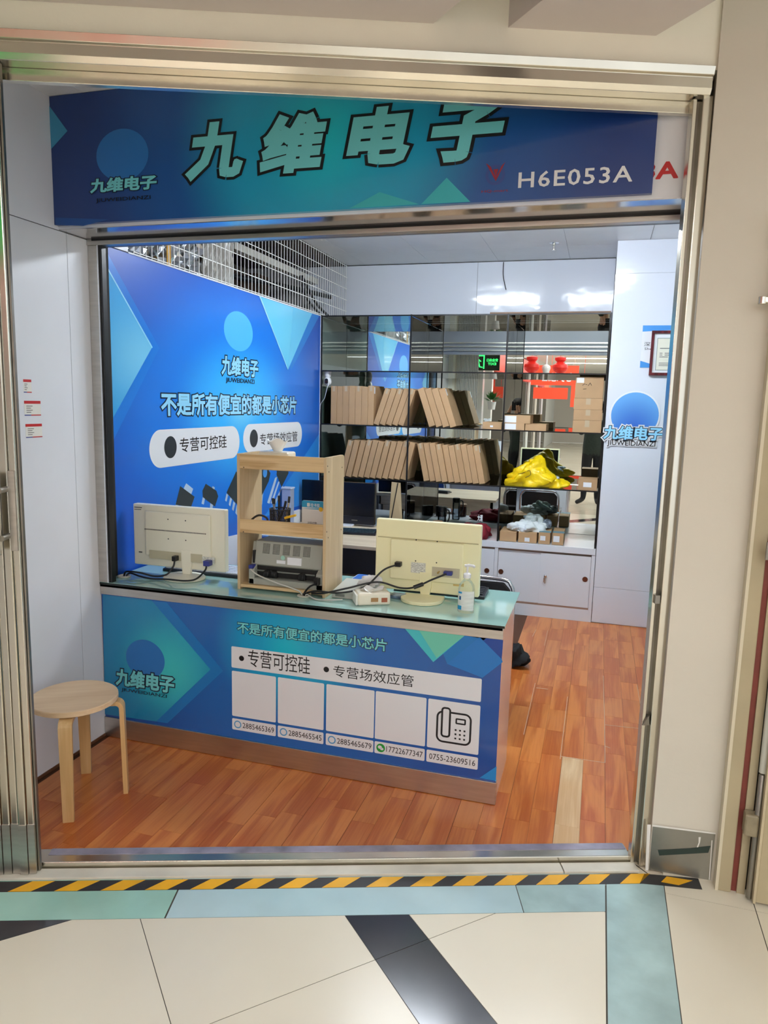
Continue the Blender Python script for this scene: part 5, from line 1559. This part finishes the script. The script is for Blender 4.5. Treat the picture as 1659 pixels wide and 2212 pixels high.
part('card_foot', MB().box(u0 + .01, u1 - .01, .284, .33, 1.0885, 1.094), PAPER, qd)

# sanitizer bottle
sb = thing('sanitizer_bottle', 'clear hand sanitizer pump bottle with white and blue label on the counter end', 'bottle', (1.180, .135, HC))
sc_ = (1.180, .135, HC)
part('bottle_body', MB().lathe([(.034, .0008), (.037, .006), (.037, .105), (.033, .125), (.020, .142), (.014, .148), (.014, .158)], sc_, 28, ex=.7), pane('bottle_plastic', (.97, .985, .98, 1), .5), sb, smooth=50)
def lab_(a0, a1, z0, z1):
    r = .0374
    def f(u, v):
        a = a0 + (a1 - a0) * u
        return Vector((sc_[0] + r * math.cos(a), sc_[1] + r * .7 * math.sin(a), HC + z0 + (z1 - z0) * v))
    return MB().grid(16, 1, f)
part('label_sheet', lab_(-2.75, -.35, .014, .100), pbr('bottle_label', rgb(232, 236, 232), .4, noise=(70, .12, (.3, .3, 2.5))), sb, smooth=60)
BLb = pbr('label_blue', rgb(40, 160, 214), .4)
def lab2(a0, a1, z0, z1):
    r = .0378
    def f(u, v):
        a = a0 + (a1 - a0) * u
        return Vector((sc_[0] + r * math.cos(a), sc_[1] + r * .7 * math.sin(a), HC + z0 + (z1 - z0) * v))
    return MB().grid(8, 1, f)
part('label_blue', lab2(-2.7, -2.0, .016, .034), BLb, sb); part('label_blue', lab2(-2.6, -2.0, .088, .096), BLb, sb); part('label_blue', lab2(-2.4, -2.1, .060, .076), pbr('label_navy', rgb(50, 100, 150), .4), sb)
part('pump_collar', MB().lathe([(.017, .156), (.017, .172), (.012, .176), (.0045, .178), (.0045, .206)], sc_, 20), CW_, sb, smooth=40)
part('pump_nozzle', MB().tube([(1.168, .135, HC + .208), (1.186, .135, HC + .211), (1.206, .133, HC + .210), (1.212, .132, HC + .205)], .006, 10), CW_, sb, smooth=50)

# grey desk box and booklet beside the rack
gb = thing('grey_desk_box', 'flat grey plastic box behind the torn tissue pack', 'box', (.62, .25, HC))
part('box_shell', MB().prism([(.552, .14, HC + .001), (.552, .34, HC + .001), (.552, .34, HC + .050), (.552, .14, HC + .034)], (.135, 0, 0)), pbr('pale_grey', rgb(190, 192, 182), .45), gb, bevel=.004)
part('box_slot', MB().box(.570, .615, .1385, .1395, HC + .010, HC + .022), PG2, gb)
bk = thing('blue_booklet', 'blue and white booklet lying on the counter behind the rack', 'booklet', (.62, .46, HC))
part('booklet_pages', MB().box(.545, .70, .375, .54, HC + .001, HC + .022, None), PAPER, bk)
part('booklet_cover', MB().box(.55, .70, .380, .54, HC + .022, HC + .024), pbr('cover_blue', rgb(36, 110, 200), .35), bk)
part('booklet_band', MB().box(.60, .70, .45, .54, HC + .024, HC + .0248), pbr('cover_navy', rgb(40, 76, 130), .35), bk)
solo('crumpled_tissue', lump((.71, .235, HC + .05), (.05, .035, .032), 77, 24, 14, .35, flatb=False), pbr('soft_white', rgb(240, 240, 240), .8), 'crumpled white tissue lying against the grey box', 'tissue', smooth=50)
solo('foil_packet', MB().prism([(.80, .235, HC + .001), (.86, .225, HC + .001), (.875, .275, HC + .006), (.81, .285, HC + .004)], (0, 0, .014)), pbr('foil_blue_print', rgb(140, 160, 190), .25, metal=.5, noise=(26, .8)), 'shiny blue printed packet lying behind the torn tissue pack', 'packet', bevel=.003)

# ================================================================ chairs behind the counter
def chair(label, x, y, rz, back_m, zt, w=.44):
    t = thing('chrome_chair', label, 'chair', (x, y, 0), rz)
    h = w / 2
    part('back_frame', MB().tube([(-h, .0, .45), (-h, -.02, zt - .10), (-h + .02, -.025, zt - .03), (-h + .08, -.03, zt), (h - .08, -.03, zt), (h - .02, -.025, zt - .03), (h, -.02, zt - .10), (h, .0, .45)], .011, 10, smooth=5), CHROME, t, local=True, smooth=60)
    part('backrest', MB().prism([(-h + .02, -.018, .50), (h - .02, -.018, .50), (h - .02, -.034, zt - .06), (h - .06, -.036, zt - .018), (-h + .06, -.036, zt - .018), (-h + .02, -.034, zt - .06)], (0, .022, 0)), back_m, t, local=True, bevel=.008)
    part('seat', MB().box(-h + .01, h - .01, .0, .42, .43, .48), back_m, t, local=True, bevel=.018, seg=3)
    for s in (-1, 1):
        part('leg', MB().tube([(s * h, .0, .46), (s * h, -.01, .25), (s * h, -.05, .012)], .011, 10), CHROME, t, local=True, smooth=60)
        part('leg', MB().tube([(s * h, .0, .44), (s * h, .40, .44), (s * h, .43, .40), (s * h, .45, .012)], .011, 10, smooth=4), CHROME, t, local=True, smooth=60)
    return t
chair('chrome framed chair with black padded back behind the counter end', 1.045, 1.20, math.pi + .02, pbr('black_vinyl', rgb(20, 20, 24), .4), .698, .46)
chair('chrome framed chair with blue padded back behind the printer rack', -.30, 1.40, math.pi, pbr('blue_vinyl', rgb(50, 86, 160), .35), .79, .46)
bgp = onz(1118, 1438)
solo('black_fabric_bag', lump((1.24, 1.74, 0), (.10, .07, .085), 91, 24, 16, .2, fn=lambda v: Vector((v.x + .03 * v.z / .08, v.y, v.z * (1.2 if v.x < .02 else .7)))), pbr('black_fabric', rgb(16, 16, 18), .8), 'black fabric bag lying on the floor behind the counter end', 'bag', smooth=50)

# ================================================================ back desk
dk = thing('back_desk', 'wood topped desk with black panel in front of the mirror shelf', 'desk', (0, 2.1, 0))
DT = wood('desk_top_beige', rgb(206, 186, 158), rgb(226, 210, 184), (1.5, 16, 16), .4, knots=1.2)
part('desk_top', MB().box(-.60, .70, 1.73, 2.56, .695, .72), DT, dk, bevel=.002)
part('front_panel', MB().box(-.56, .66, 1.79, 1.805, .50, .694), BLACK, dk)
part('side_leg', MB().box(-.585, -.56, 1.78, 2.52, .0, .694), WHITE_P, dk)
part('side_leg', MB().box(.64, .665, 1.78, 2.52, .0, .694), WHITE_P, dk)
part('apron', MB().box(-.58, .665, 2.50, 2.52, .60, .694), DT, dk)
for x0 in (-.54, .30):
    pd = part('drawer_unit', MB().box(x0, x0 + .34, 2.10, 2.50, .18, .60), DT, dk)
    for z0 in (.19, .40):
        dw = part('drawer_front', MB().box(x0 + .004, x0 + .336, 2.50, 2.515, z0, z0 + .195), DT, dk, bevel=.002)
        part('drawer_handle', MB().box(x0 + .11, x0 + .23, 2.515, 2.53, z0 + .07, z0 + .082), BLACK, dw)
        part('key_hole', MB().lathe([(.008, 0), (.008, .003)], (x0 + .17, 2.515, z0 + .13), 12, 'y'), BLACK, dw)
SCR_M = pbr('screen_black', rgb(10, 10, 13), .22)
tv = thing('black_monitor', 'large black monitor standing on the back desk', 'monitor', (-.28, 2.5, .72))
part('monitor_panel', MB().box(-.592, .028, 2.48, 2.52, .735, 1.068), SCR_M, tv, bevel=.005)
part('monitor_chin', MB().box(-.590, .026, 2.476, 2.482, .738, .80), pbr('chin_black', rgb(26, 27, 34), .3), tv)
part('maker_badge', MB().box(-.16, -.11, 2.4745, 2.4765, .765, .772), STEEL, tv)
part('monitor_foot', MB().box(-.42, -.14, 2.42, 2.55, .721, .735), CABW, tv, bevel=.003)
keyboard('black keyboard on the back desk before the black monitor', -.06, 2.10, .7205, .42, .14, math.radians(8), KB, pbr('keycap_teal', rgb(40, 60, 70), .4))
ms = thing('computer_mouse', 'pale computer mouse on the back desk behind the blue chair', 'mouse', (-.25, 1.86, .72))
part('mouse_shell', lump((-.22, 1.87, .7205), (.032, .055, .030), 61, 22, 14, .02), pbr('mouse_grey', rgb(150, 170, 200), .3), ms, smooth=60)
cl2 = thing('leaning_board', 'tan board leaning against the mirror shelf beside the black monitor', 'board', (.1, 2.75, .6))
part('board', MB().prism([(.035, 2.86, .6005), (.155, 2.86, .72), (.115, 2.915, 1.035), (.04, 2.915, 1.04)], (0, .012, 0)), pbr('tan_board', rgb(186, 164, 128), .6), cl2)
part('board_edge', MB().prism([(.035, 2.855, .6005), (.043, 2.855, .6005), (.10, 2.905, 1.035), (.092, 2.905, 1.035)], (0, .006, 0)), BLACK, cl2)
sv = thing('silver_column', 'slim silver column standing against the printed wall behind the rack', 'column', (-.56, 2.15, .72))
part('column_shell', MB().box(-.606, -.53, 2.12, 2.19, .721, 1.03), pbr('silver_lilac', rgb(176, 186, 214), .3, metal=.3), sv, bevel=.006)
part('column_cap', MB().box(-.610, -.526, 2.116, 2.194, 1.03, 1.042), pbr('silver_cap', rgb(200, 208, 226), .3), sv, bevel=.003)
wp = thing('white_wall_screen', 'low white screen board with rounded top along the printed wall', 'screen', (BX, 1.9, 0))
pts = [(1.22, 0.0)] + [(1.22, .76), (1.30, .80), (1.75, .77), (2.22, .775), (2.28, .805), (2.36, .825), (2.47, .824), (2.55, .81), (2.55, 0.0)]
part('board', MB().prism([(-.619, a, b) for a, b in pts], (.010, 0, 0)), WHITE_P, wp)
part('grey_band', MB().box(-.6085, -.6075, 1.24, 2.54, .30, .32), pbr('band_grey', rgb(190, 194, 204), .4), wp)
# ================================================================ the corridor behind the camera (seen in the mirror)
cc = struct('ceiling_corridor', MB().box(-9, 9, -26, -2.45, 3.30, 3.4).box(-9, 9, -2.45, .3, 3.30, 3.4), pbr('corridor_ceiling', rgb(240, 238, 234), .6))
k = 0
for (x0, x1, y0, y1) in ((-3.0, 3.4, -2.9, -2.62), (-3.0, 3.4, -4.5, -4.36), (.3, 6.0, -5.5, -5.40), (.3, 6.0, -6.5, -6.40), (.3, 6.0, -7.5, -7.40), (.3, 6.0, -8.6, -8.48), (.3, 6.0, -9.8, -9.68), (.3, 6.0, -11.2, -11.05), (.3, 6.0, -13.0, -12.85), (.3, 6.0, -15.2, -15.0), (.3, 6.0, -18.0, -17.8)):
    light_panel(x0, x1, y0, y1, 3.298, 'lit strip in the corridor ceiling, ' + ORD[k] + ' from the shop', 'lit strips in the corridor ceiling', MALL_LIGHT, MALL_COL); k += 1
struct('wall_corridor_end', MB().box(-9, 9, -26.2, -26, 0, 3.4), pbr('far_wall', rgb(214, 206, 196), .7))
struct('wall_corridor_side', MB().box(-.62, -.5, -26, -3.3, 0, 3.3), pbr('side_wall', rgb(226, 224, 220), .6))
# row of neighbour shops receding behind the camera
cols = [rgb(240, 240, 236), rgb(226, 220, 214), rgb(240, 226, 222), rgb(232, 238, 238), rgb(240, 234, 224), rgb(236, 230, 236)]
reds = [rgb(206, 58, 40), rgb(222, 92, 60), rgb(214, 70, 60), rgb(226, 200, 196), rgb(206, 60, 70), rgb(220, 120, 90)]
words_ = ['white shelved neighbour shop next to the exit sign seen in the mirror', 'second neighbour shop from the exit sign seen in the mirror', 'third neighbour shop from the exit sign seen in the mirror', 'fourth neighbour shop from the exit sign seen in the mirror', 'fifth neighbour shop from the exit sign seen in the mirror', 'sixth neighbour shop from the exit sign seen in the mirror']
for k in range(6):
    y1 = -3.4 - k * 2.4; y0 = y1 - 2.36
    t = thing('neighbour_shop', words_[k], 'shop', (-.4, (y0 + y1) / 2, 0), group='neighbour shops along the corridor')
    m_ = pbr('shop_wall_%d' % k, cols[k], .5)
    part('pilaster', MB().box(-.5, -.26, y1 - .16, y1, 0, 3.0), m_, t)
    part('pilaster', MB().box(-.5, -.30, y0, y0 + .12, 0, 3.0), STEEL_D, t)
    part('fascia', MB().box(-.5, -.22, y0, y1, 2.35, 2.85), pbr('shop_fascia_%d' % k, reds[k], .4, emit=(reds[k], .5)), t)  # fascia colour also emits, added to brighten the mirrored row
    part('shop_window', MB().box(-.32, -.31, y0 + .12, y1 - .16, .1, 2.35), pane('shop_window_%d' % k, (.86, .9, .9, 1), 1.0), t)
    part('display_back', MB().box(-.5, -.47, y0 + .12, y1 - .16, .1, 2.35), pbr('display_%d' % k, rgb(220, 224, 222) if k % 2 == 0 else rgb(206, 200, 200), .5, emit=((.9, .95, 1, 1), 1.5)), t)  # back board glows by itself, standing for the light inside the shop
    for z in (.6, 1.1, 1.6, 2.05):
        part('display_shelf', MB().box(-.47, -.33, y0 + .14, y1 - .18, z, z + .02), WHITE_P, t)
# exit sign
es = thing('exit_sign', 'green lit exit sign hanging over the corridor, seen in the mirror', 'sign', (-.3, -1.75, 2.25))
EX = Plane((0, -1.9, 0), (-1, 0, 0), (0, 0, 1))     # faces the shop
part('sign_case', MB().box(-.385, .065, -1.93, -1.901, 2.255, 2.515), pbr('exit_dark', rgb(14, 40, 26), .3), es)
GRN = pbr('exit_green', rgb(60, 230, 110), .4, emit=((.05, 1.0, .22, 1), 1.6))
def exr(a0, b0, a1, b1): return [(a0, b0), (a1, b0), (a1, b1), (a0, b1)]
EXN = Plane((0, -1.9, 0), (1, 0, 0), (0, 0, 1))
EXF = Plane((0, -1.90, 0), (-1, 0, 0), (0, 0, 1))   # +y facing, left-to-right for a viewer in the shop
flat('door_pictogram', EXF, [exr(.18, 2.28, .20, 2.50), exr(.20, 2.48, .36, 2.50), exr(.34, 2.28, .36, 2.48)], .0015, GRN, es)
flat('runner_pictogram', EXF, [disc(.32, 2.46, .018, n=16), [(.26, 2.36), (.30, 2.37), (.325, 2.44), (.285, 2.44)], [(.285, 2.44), (.24, 2.41), (.235, 2.39), (.29, 2.41)], [(.30, 2.36), (.34, 2.33), (.345, 2.29), (.33, 2.29), (.32, 2.32), (.28, 2.35)], [(.26, 2.36), (.25, 2.32), (.21, 2.31), (.21, 2.295), (.265, 2.305), (.285, 2.35)], [(.315, 2.43), (.35, 2.40), (.345, 2.385), (.305, 2.41)]], .0015, GRN, es)
text(EXF, '安全出口', (-.035, 2.395, .145, 2.445), .0015, GRN, es, bold=.03)
text(EXF, 'EXIT', (-.01, 2.34, .125, 2.38), .0015, GRN, es, bold=.02)
part('hanger', MB().tube([(-.3, -1.915, 2.515), (-.3, -1.915, 3.3)], .004, 6).tube([(-.02, -1.915, 2.515), (-.02, -1.915, 3.3)], .004, 6), STEEL, es)
# red paper decorations and red hanging banners
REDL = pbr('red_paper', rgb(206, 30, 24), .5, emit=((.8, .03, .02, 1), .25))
for (x, y, lb) in ((.42, -3.6, 'red paper lantern hanging next to the exit sign in the mirror'), (.92, -3.7, 'red paper lantern hanging beside the dome camera in the mirror')):
    t = thing('paper_lantern', lb, 'lantern', (x, y, 2.15), group='red paper lanterns')
    part('lantern_body', MB().lathe([(.05, 2.60), (.10, 2.58), (.10, 2.54), (.06, 2.50), (.13, 2.45), (.14, 2.40), (.12, 2.35), (.05, 2.30)], (x, y, 0), 16), REDL, t, smooth=30)
    part('lantern_ball', MB().lathe([(.02, 2.30), (.05, 2.27), (.06, 2.23), (.05, 2.19), (.01, 2.165)], (x, y, 0), 14), REDL, t, smooth=50)
    part('lantern_string', MB().tube([(x, y, 2.60), (x, y, 3.3)], .004, 5), REDL, t)
dc = thing('dome_camera', 'white dome camera hanging between the red lanterns in the mirror', 'camera', (.68, -3.6, 2.2))
part('dome_stem', MB().tube([(.68, -3.6, 2.42), (.68, -3.6, 3.3)], .02, 10), CW_, dc, smooth=60)
part('dome_head', MB().lathe([(.03, 2.45), (.075, 2.42), (.08, 2.38), (.06, 2.33), (.055, 2.28), (.03, 2.22), (.005, 2.20)], (.68, -3.6, 0), 18), CW_, dc, smooth=50)
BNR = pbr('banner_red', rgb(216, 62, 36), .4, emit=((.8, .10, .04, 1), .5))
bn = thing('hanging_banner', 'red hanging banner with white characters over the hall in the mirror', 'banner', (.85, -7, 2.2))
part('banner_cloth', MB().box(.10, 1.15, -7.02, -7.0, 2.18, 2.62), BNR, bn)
BP_ = Plane((0, -7.0, 0), (-1, 0, 0), (0, 0, 1))
text(BP_, '电子总汇', (-1.05, 2.26, -.35, 2.46), .004, P_WHITE, bn, bold=.03)
part('banner_cord', MB().tube([(.2, -7.01, 2.62), (.2, -7.01, 3.3)], .005, 5).tube([(1.05, -7.01, 2.62), (1.05, -7.01, 3.3)], .005, 5), STEEL, bn)
for (x, y, z, w, h, lb) in ((.35, -10, 1.9, .9, .3, 'small red banner low over the shops in the mirror'), (1.15, -12, 1.7, .7, .8, 'tall pink red banner at the end of the hall in the mirror')):
    solo('hanging_banner', MB().box(x - w / 2, x + w / 2, y - .02, y, z, z + h).box(x - .005, x + .005, y - .015, y - .005, z + h, 3.3), BNR, lb, 'banner')
# white slatted column that shows beside the folded doors in the mirror
wcm = thing('slatted_column', 'white slatted column beyond the folded doors in the mirror', 'column', (-.35, -2.2, 0))
part('column_core', MB().box(-.46, -.26, -2.5, -2.3, 0, 3.3), P_WHITE, wcm)
for kk in range(60):
    part('slat', MB().box(-.465, -.255, -2.3, -2.293, .05 + kk * .052, .09 + kk * .052), P_WHITE, wcm)
dw_ = struct('wall_corridor_opposite', MB().box(-3.0, -.5, -3.0, -2.85, 0, 3.3), pbr('dark_grey_panel', rgb(120, 112, 108), .5, noise=(30, .35, (1, 1, .02))))
pp = thing('potted_plant', 'green potted plant on a white shelf by the exit, seen in the mirror', 'plant', (-.2, -3.15, 1.62))
part('pot', MB().lathe([(.06, 1.62), (.08, 1.76), (.075, 1.76)], (-.22, -3.2, 0), 16), P_WHITE, pp, smooth=40)
lf = MB(); r5 = random.Random(5)
for kk in range(46):
    a = r5.uniform(0, 6.28); e_ = r5.uniform(.1, 1.3); L = r5.uniform(.08, .2)
    d = Vector((math.cos(a) * math.cos(e_), math.sin(a) * math.cos(e_), math.sin(e_)))
    s = d.cross(Vector((0, 0, 1))).normalized() * .03
    b = Vector((-.22, -3.2, 1.76)) + d * .04
    lf.add([b, b + d * L * .5 + s, b + d * L, b + d * L * .5 - s], [(0, 1, 2, 3)])
part('leaves', lf, pbr('leaf_green', rgb(50, 110, 50), .5), pp, kind='stuff')

# ================================================================ the photographer, standing behind the camera (legs show in the mirror)
def person():
    J = {'pelvis': (1.60, -3.26, .98, .150), 'belly': (1.605, -3.27, 1.12, .145), 'chest': (1.62, -3.27, 1.32, .165), 'neck0': (1.625, -3.25, 1.46, .085), 'neck1': (1.63, -3.23, 1.54, .062),
         'head0': (1.635, -3.21, 1.62, .085), 'head1': (1.64, -3.205, 1.70, .098), 'head2': (1.64, -3.215, 1.77, .080),
         'lsh': (1.80, -3.26, 1.42, .075), 'lel': (1.90, -3.10, 1.24, .055), 'lwr': (1.77, -2.985, 1.60, .034),
         'rsh': (1.44, -3.26, 1.42, .075), 'rel': (1.36, -3.10, 1.24, .055), 'rwr': (1.61, -2.985, 1.60, .034),
         'lhip': (1.69, -3.26, .90, .115), 'lkn': (1.70, -3.24, .50, .075), 'lan': (1.71, -3.28, .10, .048), 'lto': (1.73, -3.12, .035, .040),
         'rhip': (1.51, -3.26, .90, .115), 'rkn': (1.49, -3.16, .50, .075), 'ran': (1.48, -3.10, .10, .048), 'rto': (1.35, -3.04, .035, .040)}
    E_ = [('pelvis', 'belly'), ('belly', 'chest'), ('chest', 'neck0'), ('neck0', 'neck1'), ('neck1', 'head0'), ('head0', 'head1'), ('head1', 'head2'), ('chest', 'lsh'), ('lsh', 'lel'), ('lel', 'lwr'), ('chest', 'rsh'), ('rsh', 'rel'), ('rel', 'rwr'), ('pelvis', 'lhip'), ('lhip', 'lkn'), ('lkn', 'lan'), ('lan', 'lto'), ('pelvis', 'rhip'), ('rhip', 'rkn'), ('rkn', 'ran'), ('ran', 'rto')]
    # hands: palm plus five fingers closing on the phone from each side
    for s, wr in ((1, 'lwr'), (-1, 'rwr')):
        cx = 1.69
        px_ = cx + s * .062
        J['palm%d' % s] = (px_, -2.972, 1.645, .026); E_.append((wr, 'palm%d' % s))
        for f_, (dz, L) in enumerate(((.035, .036), (.015, .040), (-.005, .038), (-.024, .030))):
            a = 'f%d%d' % (s, f_)
            J[a + 'a'] = (px_ - s * .002, -2.955, 1.660 + dz, .0095)
            J[a + 'b'] = (px_ - s * .014, -2.945, 1.664 + dz, .0085)
            J[a + 'c'] = (px_ - s * (.014 + L * .4), -2.943, 1.668 + dz, .0075)
            E_ += [('palm%d' % s, a + 'a'), (a + 'a', a + 'b'), (a + 'b', a + 'c')]
        J['t%da' % s] = (px_ - s * .008, -2.985, 1.665, .011); J['t%db' % s] = (px_ - s * .024, -2.982, 1.685, .009)
        E_ += [('palm%d' % s, 't%da' % s), ('t%da' % s, 't%db' % s)]
    names = list(J); idx = {n: i for i, n in enumerate(names)}
    me = bpy.data.meshes.new('person'); me.from_pydata([J[n][:3] for n in names], [(idx[a], idx[b]) for a, b in E_], [])
    tmp = bpy.data.objects.new('person', me); COL.objects.link(tmp)
    sk = tmp.modifiers.new('skin', 'SKIN'); sk.use_smooth_shade = True
    for i, n in enumerate(names):
        v = me.skin_vertices[0].data[i]; r = J[n][3]
        v.radius = (r, r); v.use_root = (n == 'pelvis')
    sb_ = tmp.modifiers.new('sub', 'SUBSURF'); sb_.levels = 2; sb_.render_levels = 2
    bpy.context.view_layer.update()
    nm = bpy.data.meshes.new_from_object(tmp.evaluated_get(bpy.context.evaluated_depsgraph_get()))
    bpy.data.objects.remove(tmp)
    for m_ in (pbr('skin', rgb(206, 160, 130), .5), pbr('dark_green_jacket', rgb(42, 52, 46), .8, bump=(30, .3)), pbr('black_trousers', rgb(26, 26, 30), .85), pbr('black_shoes', rgb(18, 18, 20), .5)):
        nm.materials.append(m_)
    for p in nm.polygons:
        z = p.center.z
        wrist = p.center.y > -3.0 and z > 1.58
        p.material_index = 0 if (z > 1.52 and p.center.y < -3.05) or wrist else (1 if z > .88 else (2 if z > .105 else 3))
        p.use_smooth = True
    return nm
pe = thing('person', 'person in dark green jacket and black trousers holding up a phone, seen in the mirror', 'person', (1.6, -3.2, 0))
part('body', person(), None, pe)
HAIR = pbr('black_hair', rgb(20, 18, 18), .6)
part('hair', MB().lathe([(.001, 1.842), (.06, 1.835), (.098, 1.80), (.108, 1.745), (.104, 1.70), (.085, 1.66)], (1.64, -3.228, 0), 20, cap=False), HAIR, pe, smooth=60)
face = MB()
for s in (-1, 1):
    face.lathe([(.001, -.006), (.010, -.004), (.012, 0)], (1.638 + s * .034, -3.118, 1.705), 10, 'y')
part('eyes', face, P_BLACK, pe)
part('nose', MB().prism([(1.628, -3.118, 1.672), (1.650, -3.118, 1.672), (1.639, -3.116, 1.712)], (0, .016, 0)), bpy.data.materials['skin'], pe, bevel=.003)
part('mouth', MB().box(1.618, 1.66, -3.122, -3.112, 1.640, 1.647), pbr('lips', rgb(160, 96, 90), .5), pe)
part('ears', MB().lathe([(.004, -.012), (.022, 0), (.004, .012)], (1.735, -3.215, 1.70), 12, 'x').lathe([(.004, -.012), (.022, 0), (.004, .012)], (1.540, -3.215, 1.70), 12, 'x'), bpy.data.materials['skin'], pe, smooth=60)
ph = thing('phone', 'black phone held up by the person in the mirror', 'phone', (1.69, -2.95, 1.65))
part('phone_body', MB().box(1.652, 1.728, -2.968, -2.958, 1.615, 1.775), BLACK, ph, bevel=.003)
part('phone_screen', MB().box(1.655, 1.725, -2.9692, -2.968, 1.62, 1.77), pbr('phone_screen', rgb(30, 40, 60), .1), ph)
